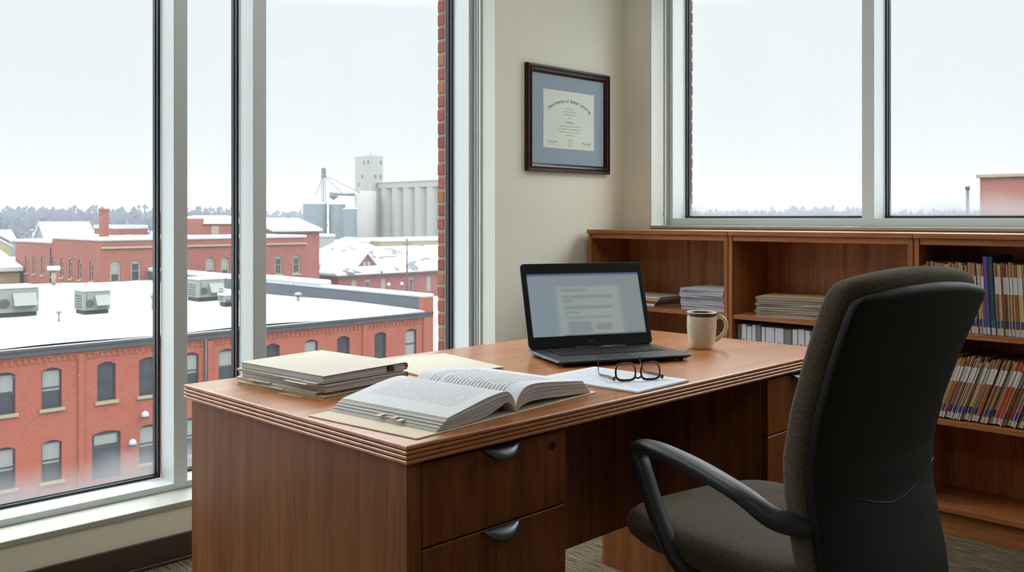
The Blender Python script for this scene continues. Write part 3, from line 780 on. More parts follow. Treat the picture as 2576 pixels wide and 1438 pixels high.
while x < -1.70:
    w = RND.choice((.018, .024, .03, .036, .042)); h = .283+RND.uniform(-.004, .006)
    t = thing('binder', ORD[i]+' white binder from the left on the lower shelf behind the desk', 'binder', (x+w/2, BY+.03, S2), 0, G4)
    c_ = M['paper'] if i % 4 else M['grey']
    MB().box(-w/2, w/2, 0, .22, 0, h, .002).build('cover', c_, t)
    MB().box(-w/2+.003, w/2-.003, .004, .218, h-.0005, h+.0006).build('pages', M['edge'], t)
    if w > .02: MB().box(-w*.12, w*.12, -.0006, .0004, h*.45, h*.78).build('spine_title', M['dink'], t)
    MB().box(-w/2, -w/2+.0015, -.0004, .001, .002, h-.002).build('spine_crease', M['grey'], t)
    x += w+.0022; i += 1

# bookcase 3: upright files
M['lab'] = plain('white label', lin(206, 208, 208), .6)
M['tagblue'] = plain('blue tag', lin(40, 48, 124), .6)
M['tagteal'] = plain('teal tag', lin(38, 96, 124), .6)
M['tagpurple'] = plain('purple tag', lin(84, 62, 104), .6)
M['tagred'] = plain('red tag', lin(176, 60, 40), .6)
M['kraft2'] = plain('amber card', lin(168, 112, 58), .75, noise=.08, nscale=10)
M['kraft3'] = plain('reddish card', lin(128, 70, 46), .75, noise=.08, nscale=10)
M['purple'] = plain('purple book cloth', lin(96, 76, 150), .5)
M['teal'] = plain('dark teal book cloth', lin(44, 76, 84), .5)
M['red'] = plain('red card', lin(188, 66, 36), .6)
def upfile(name, label, x, z_, w, h, ang, body, tagm, lab=True, group=None, edge='manila', yo=0, cat='file'):
    t = thing(name, label, cat, (x, BY+.022+yo, z_), 0, group)
    Rm = Matrix.Rotation(ang, 4, 'Y')
    if ang > 0: Rm = Rm @ Matrix.Translation((-w/2, 0, 0))
    else: Rm = Rm @ Matrix.Translation((w/2, 0, 0))
    lift = Matrix.Translation((0, 0, .0))
    t_ = MB().box(-w/2, w/2, 0, .235, 0, h, min(.0025, w*.3)).xf(Rm)
    t_.build('cover', M[body], t)
    MB().box(-w/2, -w/2+min(.0022, w*.3), -.0012, .02, .0, h+.003, .0004).xf(Rm).build('cover_edge', M[edge], t)
    if lab: MB().box(-w/2+.0008, w/2-.0004, -.0009, .03, .152, .214, .0003).xf(Rm).build('label_strip', M['lab'], t)
    if tagm: MB().box(-w/2+.0008, w/2-.0004, -.0009, .012, .030, .056, .0003).xf(Rm).build('colour_tag', M[tagm], t)
    MB().box(-w/2+.001, w/2-.0006, -.0007, .012, .001, h*.10, .0003).xf(Rm).build('paper_ends', M['edge'], t)
    return t
G5 = 'files standing on the upper shelf of the right bookcase'
x = -1.386; i = 0
bods = ['kraft2', 'kraft', 'manila_b', 'kraft3', 'kraft2', 'kraft2', 'kraft', 'manila_b', 'kraft']
CW = {'kraft2': 'amber', 'kraft': 'brown', 'manila_b': 'tan', 'kraft3': 'reddish', 'red': 'red'}
while x < -.97:
    w = RND.choice((.007, .009, .010, .013, .015)); h = .258+RND.uniform(-.008, .010)
    body = bods[i % 9]
    if abs(x+1.165) < .007: 
        upfile('book', 'slim purple book standing among the files on the upper right shelf', x, S1, .015, .288, -.05, 'purple', None, False, G5, 'purple', cat='book'); x += .0165
        upfile('book', 'dark teal book beside the purple one on the upper right shelf', x, S1, .017, .288, -.05, 'teal', 'tagteal', False, G5, 'teal', cat='book'); x += .0185; i += 1; continue
    upfile('file_folder', CW[body]+' upright file, '+ORD[i]+' from the left on the upper right shelf', x, S1, w, h, -.05, body, RND.choice(('tagpurple', 'tagteal', 'tagblue', None)), True, G5, RND.choice(('manila', 'manila_b')), RND.uniform(0, .012))
    x += w+.0018; i += 1
G6 = 'files leaning on the lower shelf of the right bookcase'
x = -1.398; i = 0
while x < -.98:
    w = RND.choice((.006, .008, .010, .012)); h = .245+RND.uniform(-.012, .012)
    body = 'red' if abs(x+1.15) < .012 else bods[(i*2+1) % 9]
    ang = .34+RND.uniform(-.004, .004)
    upfile('file_folder', CW[body]+' leaning file, '+ORD[i]+' from the left on the lower right shelf', x+w, S2+w*math.sin(.34)+.0006, w, h, ang, body, RND.choice(('tagblue', 'tagblue', 'tagblue', 'tagred')), True, G6, RND.choice(('manila', 'paper', 'manila_b')), RND.uniform(0, .014))
    x += w/math.cos(.34)+.0018; i += 1

# ------------------------------------------------------------------ office chair
ch = thing('office_chair', 'high back charcoal office chair with black shell and looped armrests at the desk', 'chair', (-1.012, 1.964, 0), math.radians(170.4))
def supel(cx, cy, hx, hy, n=36, e=2.6):
    return [(cx+hx*math.copysign(abs(math.cos(2*PI*k/n))**(2/e), math.cos(2*PI*k/n)), cy+hy*math.copysign(abs(math.sin(2*PI*k/n))**(2/e), math.sin(2*PI*k/n))) for k in range(n)]
# back: rings stacked in z (x depth, y width)
def backx(z_):
    P = [(.38, -.235), (.46, -.222), (.54, -.204), (.62, -.190), (.70, -.190), (.80, -.212), (.90, -.246), (1.0, -.283), (1.10, -.320), (1.2, -.355)]
    for (a, b_), (c_, d_) in zip(P, P[1:]):
        if z_ <= c_:
            t = (z_-a)/(c_-a); return b_+(d_-b_)*t
    return -.335
def halfw(z_):
    P = [(.40, .205), (.50, .208), (.60, .207), (.70, .212), (.85, .220), (.98, .228), (1.05, .229), (1.10, .228)]
    for (a, b_), (c_, d_) in zip(P, P[1:]):
        if z_ <= c_: return b_+(d_-b_)*(z_-a)/(c_-a)
    return P[-1][1]
def back_body(x_off, thick, zlo, zhi, wadd, crown, rnd, e=3.2, curve=.02, cr=.07, cw=.14):
    rings = []; N = 60
    for i in range(N+1):
        t = i/N; z_ = zlo+(zhi-zlo)*t
        k = 1.0
        edge = min(t, 1-t)*(zhi-zlo)
        if edge < rnd: k = math.sqrt(max(0.0, 1-(1-edge/rnd)**2))
        kk = max(k, .12)
        et = (1-t)*(zhi-zlo); k2 = math.sqrt(max(0.0, 1-(1-min(1, et/cr))**2))
        hw = (halfw(z_)+wadd)*(1-.05*(1-kk))*(1-cw+cw*k2); th = thick*kk; ct = max(0, (t-.6)/.4)**2
        ring = []
        for px_, py_ in supel(0, 0, th/2, hw, 80, e):
            u = py_/max(hw, 1e-6)
            ring.append((backx(z_)+x_off+px_+curve*u*u, py_, z_-crown*u*u*ct))
        rings.append(ring)
    return MB().loft(rings)
back_body(.047, .088, .455, 1.094, .010, .016, .042, 3.6).build('back_cushion', M['fabric'], ch)
back_body(-.004, .034, .40, 1.064, .004, .02, .016, 6.0, curve=.028, cr=.04, cw=.06).build('back_shell', M['shell'], ch)
m = MB(); P = []
for k in range(25):
    u = -1+2*k/24; zz = .60+.055*abs(u)**1.5*(1)
    P.append((backx(zz)-.004-.0165+.028*u*u, u*halfw(zz)*.975, zz))
m.tube(P, .0016, 6); m.build('seam', M['shell'], ch)
# seat
rings = []
for z_, sx_, sy_ in ((.405, .20, .20), (.412, .235, .232), (.43, .255, .25), (.455, .262, .257), (.475, .255, .252), (.487, .235, .235), (.493, .19, .19), (.494, .10, .10)):
    ring = []
    for px_, py_ in supel(.115, 0, sx_+.042, sy_+.012, 64, 3.6):
        fx = max(0, (px_-.28)/.14)
        ring.append((px_, py_, z_-.018*fx*fx))
    rings.append(ring)
MB().loft(rings).build('seat', M['fabric'], ch)
MB().box(-.17, .19, -.17, .17, .380, .4045, .012, seg=2).build('seat_pan', M['black'], ch)
MB().box(-.215, -.12, -.06, .06, .375, .40, .008).box(-.215, -.195, -.06, .06, .375, .47, .008).build('back_bracket', M['black'], ch)
MB().box(-.10, .10, -.08, .08, .335, .3795, .01, seg=2).build('tilt_mechanism', M['black'], ch)
for s in (1, -1):
    P = crom([(-.150, s*.190, .566), (-.132, s*.225, .574), (-.105, s*.258, .588), (-.05, s*.284, .625), (.06, s*.287, .652), (.16, s*.288, .666), (.225, s*.287, .667), (.252, s*.286, .658), (.252, s*.285, .636), (.240, s*.284, .612), (.218, s*.281, .56), (.19, s*.277, .50), (.155, s*.266, .435), (.13, s*.235, .398), (.09, s*.16, .392)], 6)
    if s < 0: P = [(p[0]*(.82 if p[0] > 0 else 1), p[1]*.87, p[2]) for p in P]
    n_ = len(P); rad = []
    for i in range(n_):
        t = i/(n_-1)
        rad.append(.0165 if t < .5 else .0165-.002*min(1, (t-.5)*4))
    rings = []
    for i, p in enumerate(P):
        p = Vector(p); d = (Vector(P[min(i+1, n_-1)])-Vector(P[max(i-1, 0)])).normalized()
        b_ = Vector((0, 1, 0)); b_ = (b_-d*b_.dot(d)).normalized(); a = d.cross(b_)
        t = i/(n_-1)
        wd = .025 if t < .48 else .025-.003*min(1, (t-.48)*5)
        th = .0165+.006*max(0, 1-t/.22)
        rings.append([tuple(p+b_*wd*math.copysign(abs(math.cos(2*PI*k/20))**.75, math.cos(2*PI*k/20))+a*th*math.copysign(abs(math.sin(2*PI*k/20))**.75, math.sin(2*PI*k/20))) for k in range(20)])
    MB().loft(rings).build('armrest', M['black_arm'], ch)
MB().cyl((0, 0, .16), (0, 0, .336), .024, 20).cyl((0, 0, .08), (0, 0, .2), .034, 20).build('gas_column', M['black'], ch)
hub = MB().lathe([(.001, .075), (.05, .075), (.055, .095), (.045, .125), (.001, .13)], (0, 0, 0), 24).build('base_hub', M['black'], ch)
for k in range(5):
    a = 2*PI*k/5+.3; d = Vector((math.cos(a), math.sin(a), 0))
    MB().tube([d*.03+Vector((0, 0, .105)), d*.16+Vector((0, 0, .10)), d*.29+Vector((0, 0, .078))], .022, 10, r1=.013).build('leg', M['black'], ch)
    c_ = d*.285; s_ = Vector((-d.y, d.x, 0)); cb = MB()
    for q in (-1, 1): cb.cyl(c_+s_*q*.008+Vector((0, 0, .027)), c_+s_*q*.024+Vector((0, 0, .027)), .0265, 18)
    cb.cyl(c_+Vector((0, 0, .03)), c_+Vector((0, 0, .075)), .008, 10).box(c_.x-.006, c_.x+.006, c_.y-.006, c_.y+.006, .02, .06)
    cb.build('caster', M['black'], ch)

# ------------------------------------------------------------------ the town outside
def zr(r): return EYE+r
GZ = -12.4
def P3(face, K, u, d, z):
    if face == 'x': return (K-d, u, z)
    return (u, K+d, z)
def fbox(m, face, K, u0, u1, d0, d1, z0, z1, mi=0):
    if face == 'x': m.box(K-d1, K-d0, u0, u1, z0, z1, mi=mi)
    else: m.box(u0, u1, K+d0, K+d1, z0, z1, mi=mi)
def wall_open(m, face, K, u0, u1, z0, z1, ops, T=.35, arch=.0):
    us = sorted({u0, u1}|{o[0] for o in ops}|{o[1] for o in ops})
    for a, b_ in zip(us, us[1:]):
        mid = (a+b_)/2; col = sorted([(o[2], o[3]) for o in ops if o[0] < mid < o[1]])
        z = z0
        for c0, c1 in col:
            if c0 > z: fbox(m, face, K, a, b_, 0, T, z, c0)
            z = c1
        if z < z1: fbox(m, face, K, a, b_, 0, T, z, z1)
    if arch:
        for o in ops:
            w = (o[1]-o[0])/2; c = (o[0]+o[1])/2; N = 6
            arc = [(c+w*math.sin(PI/2*(k/N)*2-PI/2) if False else c-w+2*w*k/12, o[3]-arch*((2*k/12-1)**2)) for k in range(13)]
            for half in (arc[:7], arc[6:]):
                cor = (o[0], o[3]+.001) if half is not arc[6:] and half[0][0] < c-1e-6 else (o[1], o[3]+.001)
                poly = [cor]+half if cor[0] == o[0] else half+[cor]
                A = [P3(face, K, u, .001, z_) for u, z_ in poly]; B = [P3(face, K, u, T, z_) for u, z_ in poly]
                try: m.loft([A, B], smooth=False)
                except Exception: pass
def ext_window(parent, face, K, o, fr, pane, blind=0.0, sill=True, dep=.12):
    u0, u1, z0, z1 = o[:4]
    m = MB(); f = .07 if fr == 'wframe' else .17
    fbox(m, face, K, u0, u0+f, dep, dep+.08, z0, z1); fbox(m, face, K, u1-f, u1, dep, dep+.08, z0, z1)
    fbox(m, face, K, u0+f, u1-f, dep, dep+.08, z0, z0+f); fbox(m, face, K, u0+f, u1-f, dep, dep+.08, z1-f*2.2, z1)
    zm = (z0+z1)/2; fbox(m, face, K, u0+f, u1-f, dep+.01, dep+.07, zm-.035, zm+.035)
    w = m.build('window', M[fr], parent, world=True)
    m = MB(); fbox(m, face, K, u0+f, u1-f, dep+.05, dep+.06, z0+f, z1-f*2.2); m.build('pane', M[pane], w, world=True)
    if blind:
        m = MB(); fbox(m, face, K, u0+f, u1-f, dep+.04, dep+.048, z1-f*2.2-(z1-z0)*blind, z1-f*2.2); m.build('blind', M['pane_l'], w, world=True)
    if sill:
        m = MB(); fbox(m, face, K, u0-.12, u1+.12, -.1, .1, z0-.16, z0); m.build('sill', M['stone'], w, world=True)
    return w
def slab(m, x0, x1, y0, y1, z0, z1, j=.0): m.box(x0, x1, y0, y1, z0, z1, min(.12, (z1-z0)*.4), seg=2)

# ground and street
m = MB().box(-4000, 4000, -4000, 6000, GZ-1, GZ); struct(m.build('ground', M['snow']))
M['slush'] = plain('slushy street', lin(90, 92, 94), .8, noise=.15, nscale=.2)
m = MB().box(-40, -14, -200, 300, GZ, GZ+.03).box(-200, -8, 47, 60, GZ, GZ+.035); struct(m.build('road', M['slush']))

# near brick building with a long snow covered roof
K1 = -48.0; RZ = zr(-6.3)
b1 = thing('brick_building', 'long two storey red brick building with a flat snow covered roof across the street', 'building', (-60, 10, GZ))
ups = [8.9, 11.4, 13.98, 16.09, 18.73, 20.87, 23.24, 25.35, 28.26, 30.87, 33.2, 36.04, 38.55]
ops = []; wins = []
for i, y in enumerate(ups):
    ops.append((y-.47, y+.47, zr(-9.32), zr(-7.33))); wins.append(ops[-1])
for i, y in enumerate(ups):
    if abs(y-18.73) < .1: ops.append((y-.72, y+.72, zr(-13.3), zr(-10.85))); continue
    ops.append((y-.47, y+.47, zr(-12.88), zr(-10.88))); wins.append(ops[-1])
m = MB(); wall_open(m, 'x', K1, -30, 40.3, GZ, RZ-.35, ops, arch=.16)
m.box(-91, K1-.35, 39.95, 40.3, GZ, RZ-.1)
m.build('wall', M['brick1'], b1, world=True)
for i, o in enumerate(wins):
    bl = (i % 3 == 0)*.5+(i % 5 == 2)*.45
    if o[2] < zr(-12): bl = .5
    ext_window(b1, 'x', K1, o, 'wframe', 'pane_d', blind=min(bl, .9))
o = ops[[k for k, q in enumerate(ops) if q[3]-q[2] > 2.2][0]]
m = MB(); fbox(m, 'x', K1, o[0], o[0]+.14, .1, .2, o[2], o[3]); fbox(m, 'x', K1, o[1]-.14, o[1], .1, .2, o[2], o[3]); fbox(m, 'x', K1, o[0]+.14, o[1]-.14, .1, .2, zr(-11.75), zr(-11.55)); fbox(m, 'x', K1, o[0]+.14, o[1]-.14, .1, .2, o[3]-.2, o[3])
dr = m.build('door_frame', M['wframe'], b1, world=True)
m = MB(); fbox(m, 'x', K1, o[0]+.14, o[1]-.14, .14, .16, o[2], zr(-11.75)); m.build('door', M['pane_d'], dr, world=True)
m = MB(); fbox(m, 'x', K1, o[0]+.14, o[1]-.14, .14, .16, zr(-11.55), o[3]-.2); m.build('transom', M['pane_l'], dr, world=True)
m = MB(); fbox(m, 'x', K1, -30, 40.35, -.16, .35, RZ-.36, RZ-.06); fbox(m, 'x', K1, -30, 40.35, -.22, .35, RZ-.1, RZ); m.build('gutter', M['gutter'], b1, world=True)
m = MB()
for k in range(230):
    y = -29+.3*k
    if y < 40: fbox(m, 'x', K1, y, y+.14, -.05, .0, RZ-.74, RZ-.5)
fbox(m, 'x', K1, -30, 40.3, -.06, 0, RZ-.5, RZ-.36)
m.build('corbel_band', M['brick1'], b1, world=True)
for y in (17.45, 24.3, 27.1, 34.75, 39.9, 12.8):
    m = MB(); fbox(m, 'x', K1, y-.13 if y < 39 else y-.4, y+.13 if y < 39 else y+.4, -.10, 0, GZ, RZ-.5); m.build('pilaster', M['brick1'], b1, world=True)
MB().cyl((K1+.12, 24.05, GZ), (K1+.12, 24.05, RZ-.3), .07, 8).build('downspout', M['gutter'], b1, world=True)
m = MB().box(-91, K1+.05, -30, 39.6, RZ-.12, RZ-.02)
m.build('roof_deck', M['flash'], b1, world=True)
bm = MB(); rows = []
for i in range(40):
    r = []
    for j in range(60):
        x = -91+(43.18)*i/39; y = -30+69.7*j/59
        r.append((x, y, RZ+.13+.05*math.sin(x*.31+y*.17)+.05*math.sin(y*.53-x*.12)+(-.03 if i == 39 else 0)))
    rows.append(r)
bm.loft(rows, close=False); bm.box(K1+.0, K1+.2, -30, 39.6, RZ, RZ+.06, .03)
bm.build('roof_snow', M['snow'], b1, world=True)
# end parapet
m = MB().box(-91, -48.0, 39.6, 39.72, RZ-.1, RZ+.95); m.build('parapet_flashing', M['flash'], b1, world=True)
m = MB().box(-91, -48.0, 39.72, 40.3, RZ-.1, RZ+.95).box(-48.4, -47.85, 39.55, 40.35, GZ, RZ+.98); m.build('parapet', M['brick1'], b1, world=True)
m = MB().box(-91, -64, 39.5, 40.4, RZ+.95, RZ+1.35, .1, seg=2).box(-64, -47.8, 39.5, 40.4, RZ+.95, RZ+1.2, .1, seg=2).box(-72, -60, 39.45, 40.45, RZ+1.1, RZ+1.55, .16, seg=2); m.build('parapet_snow', M['snow'], b1, world=True)
# snow capped lamps on the wall
for y, z_ in ((20.55, zr(-10.35)), (19.9, zr(-11.7))):
    m = MB().cyl((K1, y, z_), (K1+.35, y, z_+.1), .03, 6).lathe([(.02, .1), (.12, .06), (.2, -.06), (.01, -.06)], (K1+.4, y, z_), 12)
    w = m.build('wall_lamp', M['gutter'], b1, world=True)
    MB().lathe([(.01, .3), (.15, .22), (.22, .02), (.01, .0)], (K1+.4, y, z_), 12).build('lamp_snow', M['snow'], w, world=True)

# roof equipment
def hvac(x, y, w, d, h, label, rz=0.0):
    t = thing('rooftop_unit', label, 'air conditioner', (x, y, RZ+.1), rz, 'snowy air handlers on the flat roof')
    MB().box(-w/2+.1, w/2-.1, -d/2+.1, d/2-.1, 0, .28).build('curb', M['dark'], t)
    MB().box(-w/2, w/2, -d/2, d/2, .28, h, .04).build('cabinet', M['hvac'], t)
    MB().prism([(w/2, h*.42), (w/2, h*.86), (w/2+.1, h*.86), (w/2+.5, h*.42)], 'y', -d*.1, d*.42).build('hood', M['hvac'], t)
    m = MB()
    for k in range(5): m.box(-w*.3, w*.3, -d/2-.02, -d/2, .45+.18*k, .52+.18*k)
    m.box(w/2, w/2+.015, -d*.4, -d*.38, .35, h-.1)
    m.build('louvre', M['gutter'], t)
    MB().cyl((w/2-.01, -d*.28, h*.5), (w/2+.05, -d*.28, h*.5), h*.17, 18).build('fan_guard', M['gutter'], t)
    MB().box(-w/2-.05, w/2+.05, -d/2-.05, d/2+.05, h, h+.2, .09, seg=2).build('snow_cap', M['snow'], t)
def roofpt(px, py, h=0):
    d = 2325*(6.25-h)/(py-548); r = (px-1288)/2325*d
    return (r-d)/2**.5, (r+d)/2**.5
for px, py, w, d, h, lb in ((28, 796, 2.2, 2.6, 1.75, 'large snow capped air handler at the left edge of the flat roof'), (232, 790, 1.7, 1.7, 1.45, 'small boxy air handler alone in the middle of the flat roof'),
                            (516, 756, 2.0, 2.1, 1.55, 'snow capped air handler seen between the two window mullions'), (576, 770, 1.0, 1.2, .7, 'low snow covered box beside the mullion, right of an air handler')):
    x, y = roofpt(px, py); hvac(x, y, w, d, h, lb)
for px, py, h, hd, lb in ((148, 809, .75, .16, 'short mushroom roof vent in the snow before the left air handler'), (86, 794, .95, .05, 'thin pipe vent beside the large left air handler'),
                          (383, 781, 1.2, .12, 'thin vent pipe in the snow beside the first window mullion'), (750, 762, .8, .28, 'round capped roof vent on the roof behind the folder stack'),
                          (135, 721, 1.9, .42, 'white snow topped T shaped vent before the far brick wing')):
    x, y = roofpt(px, py)
    t = thing('roof_vent', lb, 'vent', (x, y, RZ+.02), group='vents on the snowy flat roof')
    white = hd > .25
    MB().cyl((0, 0, 0), (0, 0, h*.8), hd*.45 if white else .06, 12).build('vent_pipe', M['hvac'] if not white else M['stone'], t)
    if hd == .42: MB().box(-.45, .45, -.45, .45, h*.8, h, .05).build('vent_cap', M['snow'], t)
    else: MB().lathe([(.01, h*.74), (hd, h*.74), (hd, h*.86), (hd*.6, h), (.01, h)], n=14).build('vent_cap', M['hvac'], t)

# second brick building and its wing
b2 = thing('brick_building', 'red brick building with white trim band and arched cream windows beyond the flat roof', 'building', (-100, 46, GZ))
K2 = -91.0; T2 = zr(-2.25)
w2x = [(y-.5, y+.5, zr(-6.3), zr(-4.15)) for y in (36.35, 38.35, 40.9, 46.2, 47.9, 49.8, 54.3, 56.6)]
m = MB(); wall_open(m, 'x', K2, 34.9, 57.8, GZ, T2, w2x, arch=.3)
wy = [(x-.42, x+.42, zr(-6.2), zr(-4.2)) for x in (-112.2, -109.7, -107, -103.8, -101.2, -98.7, -96.3, -93.2)]
wall_open(m, 'y', 34.9, -116, K2-.35, GZ, zr(-2.75), wy, arch=.25)
m.box(-104, K2-.35, 34.9, 35.2, zr(-2.75), T2)
m.box(-116, K2-.4, 57.4, 57.8, GZ, T2); m.box(-116, -115.6, 35.3, 57.4, GZ, T2-.5)
m.build('wall', M['brick2'], b2, world=True)
for i, o in enumerate(w2x): ext_window(b2, 'x', K2, o, 'cframe', 'pane_d', blind=.45 if i in (0, 3, 4) else 0)
for i, o in enumerate(wy): ext_window(b2, 'y', 34.9, o, 'cframe', 'pane_d', sill=True)
m = MB(); fbox(m, 'x', K2, 35.0, 57.9, -.18, 0, zr(-2.98), zr(-2.78)); m.build('trim_band', M['stone'], b2, world=True)
m = MB().box(-104, K2+.12, 34.8, 57.9, T2, T2+.32, .1, seg=2).box(-116.1, -104, 34.8, 57.9, zr(-2.75), zr(-2.42), .1, seg=2)
m.build('roof_snow', M['snow'], b2, world=True)
MB().cyl((-104.4, 34.82, GZ), (-104.4, 34.82, zr(-3.2)), .08, 6).build('downspout', M['dark'], b2, world=True)
m = MB().box(-97.36, -96.64, 37.2, 37.95, T2+.2, zr(.9)).box(-97.42, -96.58, 37.14, 38.01, zr(.72), zr(.96)); m.build('chimney', M['brick2'], b2, world=True)
ph = thing('rooftop_block', 'low brick rooftop block with snow cap right of the square chimney', 'building', (-112, 45, T2+.3))
MB().box(-115, -108, 43.4, 46.9, T2+.3, zr(-1.3)).build('wall', M['brick2'], ph, world=True)
MB().box(-115.1, -107.9, 43.3, 47.0, zr(-1.3), zr(-.85), .1, seg=2).build('roof_snow', M['snow'], ph, world=True)
ub = thing('upper_block', 'brick block with hipped snow roof rising between the two window mullions', 'building', (-106, 54, T2+.3))
m = MB().box(-112, -100, 50.0, 57.2, T2+.3, zr(-.66)).box(-108, -100, 47.8, 50.0, T2+.3, zr(-.05)); m.build('wall', M['brick2'], ub, world=True)
m = MB().loft([[(-112.3, 49.8, zr(-.66)), (-99.7, 49.8, zr(-.66)), (-99.7, 57.4, zr(-.66)), (-112.3, 57.4, zr(-.66))], [(-108, 52.6, zr(.3)), (-104, 52.6, zr(.3)), (-104, 55, zr(.3)), (-108, 55, zr(.3))]], smooth=False)
m.build('roof_snow', M['snow'], ub, world=True)
m = MB(); fbox(m, 'x', -100, 50.9, 51.8, -.05, 0, zr(-1.9), zr(-.9)); m.build('shutter', M['stone'], ub, world=True)
m = MB(); fbox(m, 'x', -100, 54.2, 54.4, -.08, 0, zr(-1.9), zr(-.7)); fbox(m, 'x', -100, 54.4, 56.6, -.02, 0, zr(-1.9), zr(-1)); m.build('service_door', M['hvac'], ub, world=True)
# gabled brick house
def gable(t, x0, x1, y0, y1, ze, zt, along, mwall, ov=.35, snow_t=.35, wall=True):
    m = MB()
    if wall:
        m.box(x0, x1, y0, y1, GZ, ze)
    if along == 'y':
        xm = (x0+x1)/2
        m.prism([(x0, ze), (x1, ze), (xm, zt)], 'y', y0, y1) if wall else None
        m.build('wall', mwall, t, world=True) if wall else None
        sl = (zt-ze)/((x1-x0)/2)
        P = [(x0-ov, ze-ov*sl), (xm, zt), (x1+ov, ze-ov*sl)]
        MB().prism(P+[(p[0], p[1]+snow_t) for p in P[::-1]], 'y', y0-ov, y1+ov).build('roof', M['snow'], t, world=True)
        Q = [(x0-ov-.02, ze-ov*sl-.18), (xm, zt-.18), (x1+ov+.02, ze-ov*sl-.18)]
        MB().prism(Q+[(p[0], p[1]+.17) for p in Q[::-1]], 'y', y0-ov+.02, y1+ov-.02).build('eave_board', M['gutter'], t, world=True)
    else:
        ym = (y0+y1)/2
        m.prism([(y0, ze), (y1, ze), (ym, zt)], 'x', x0, x1)
        m.build('wall', mwall, t, world=True)
        sl = (zt-ze)/((y1-y0)/2)
        P = [(y0-ov, ze-ov*sl), (ym, zt), (y1+ov, ze-ov*sl)]
        MB().prism(P+[(p[0], p[1]+snow_t) for p in P[::-1]], 'x', x0-ov, x1+ov).build('roof', M['snow'], t, world=True)
gb = thing('gabled_building', 'gabled brick building with snowy roof beyond the trimmed brick building', 'building', (-126, 75, GZ))
gable(gb, -133, -120, 70.8, 78.6, zr(-1.9), zr(-.35), 'y', M['depotbrick'])
m = MB()
for x in (-127.6, -126.2, -124.8): fbox(m, 'y', 70.8, x-.4, x+.4, -.05, 0, zr(-2.9), zr(-1.5))
m.build('window', M['cframe'], gb, world=True)
tb = thing('tan_building', 'tan walled building with sloping snow roof at the left edge of the window', 'building', (-121, 24, GZ))
MB().box(-131, -113, 8, 34.5, GZ, zr(-5.95)).build('wall', M['tan_wall'], tb, world=True)
MB().prism([(-112.6, zr(-5.95)), (-112.6, zr(-5.5)), (-126, zr(-2.7)), (-131.2, zr(-4.2)), (-131.2, zr(-5.95))], 'y', 7.8, 34.7).build('roof', M['snow'], tb, world=True)

# depot with hipped roof and dormers
def snowroof():
    m, nt, b = nm('patchy snow roof')
    n = nd(nt, 'ShaderNodeTexNoise', {'Vector': objco(nt, (.16, .16, .5)), 'Scale': 1.0, 'Detail': 5.0, 'Roughness': .6, 'Distortion': .8})
    nt.links.new(mixc(nt, sstep(nt, n.outputs[0], .55, .59), (.40, .42, .44), lin(70, 74, 80)), b.inputs['Base Color'])
    b.inputs['Roughness'].default_value = .95; return m
M['snowroof'] = snowroof()
dp = thing('depot', 'brick railway depot with a big hipped snow roof and a gabled dormer', 'building', (-131, 100, GZ))
ze = zr(-9.0)
dops = [(y-.55, y+.55, zr(-12.6), zr(-10.1)) for y in (87.5, 90.2, 93.4, 99.3, 103.2)]
m = MB(); wall_open(m, 'x', -123.5, 84.4, 128, GZ, ze, dops)
m.box(-139.5, -123.85, 84.4, 84.75, GZ, ze).box(-139.5, -139.1, 84.75, 128, GZ, ze)
m.build('wall', M['depotbrick'], dp, world=True)
for i, o in enumerate(dops): ext_window(dp, 'x', -123.5, o, 'cframe', 'pane_d' if i % 2 else 'pane_l', sill=False)
zh = zr(-3.3)
m = MB()
x0, x1, y0, y1 = -140.3, -122.7, 83.6, 101.5
a = (-131.5, 92.2, zh)
base = [(x0, y0, ze), (x1, y0, ze), (x1, y1, ze), (x0, y1, ze)]
m.loft([[(p[0], p[1], ze-.12) for p in base], [(p[0], p[1], ze+.25) for p in base], [(-132.2, 91.6, zh), (-130.8, 91.6, zh), (-130.8, 92.8, zh), (-132.2, 92.8, zh)]], smooth=False)
m.prism([(-122.9, ze-.1), (-122.9, ze+.25), (-131.5, zr(-5.05)), (-140, ze+.2), (-140, ze-.1)], 'y', 95, 129)
m.build('roof', M['snowroof'], dp, world=True)
MB().box(x0-.05, x1+.05, y0-.05, 129.1, ze-.32, ze-.12).build('eave', M['gutter'], dp, world=True)
def dormer(face, K, c, w, zb_, zev, za, deep):
    m = MB(); fbox(m, face, K, c-w/2, c+w/2, 0, deep, zb_, zev)
    A = [P3(face, K, c-w/2, 0, zev), P3(face, K, c+w/2, 0, zev), P3(face, K, c, 0, za)]
    B = [P3(face, K, c-w/2, deep, zev), P3(face, K, c+w/2, deep, zev), P3(face, K, c, deep, za)]
    m.loft([A, B], smooth=False); d_ = m.build('dormer', M['depotbrick'], dp, world=True)
    s = (za-zev)/(w/2); e = .45
    P = [(c-w/2-e, zev-e*s), (c, za), (c+w/2+e, zev-e*s)]
    P = P+[(p[0], p[1]+.32) for p in P[::-1]]
    m = MB().loft([[P3(face, K, u, -.35, z_) for u, z_ in P], [P3(face, K, u, deep, z_) for u, z_ in P]], smooth=False)
    m.build('dormer_roof', M['snow'], d_, world=True)
    m = MB()
    for q in (-.42, .42): fbox(m, face, K, c+q-.28, c+q+.28, -.04, .02, zb_+.35, zev+.15)
    m.build('dormer_window', M['pane_l'], d_, world=True)
dormer('x', -124.0, 90.3, 2.9, zr(-8.7), zr(-7.35), zr(-5.85), 5)
dormer('y', 85.0, -133.6, 3.4, zr(-8.9), zr(-7.4), zr(-5.6), 5)
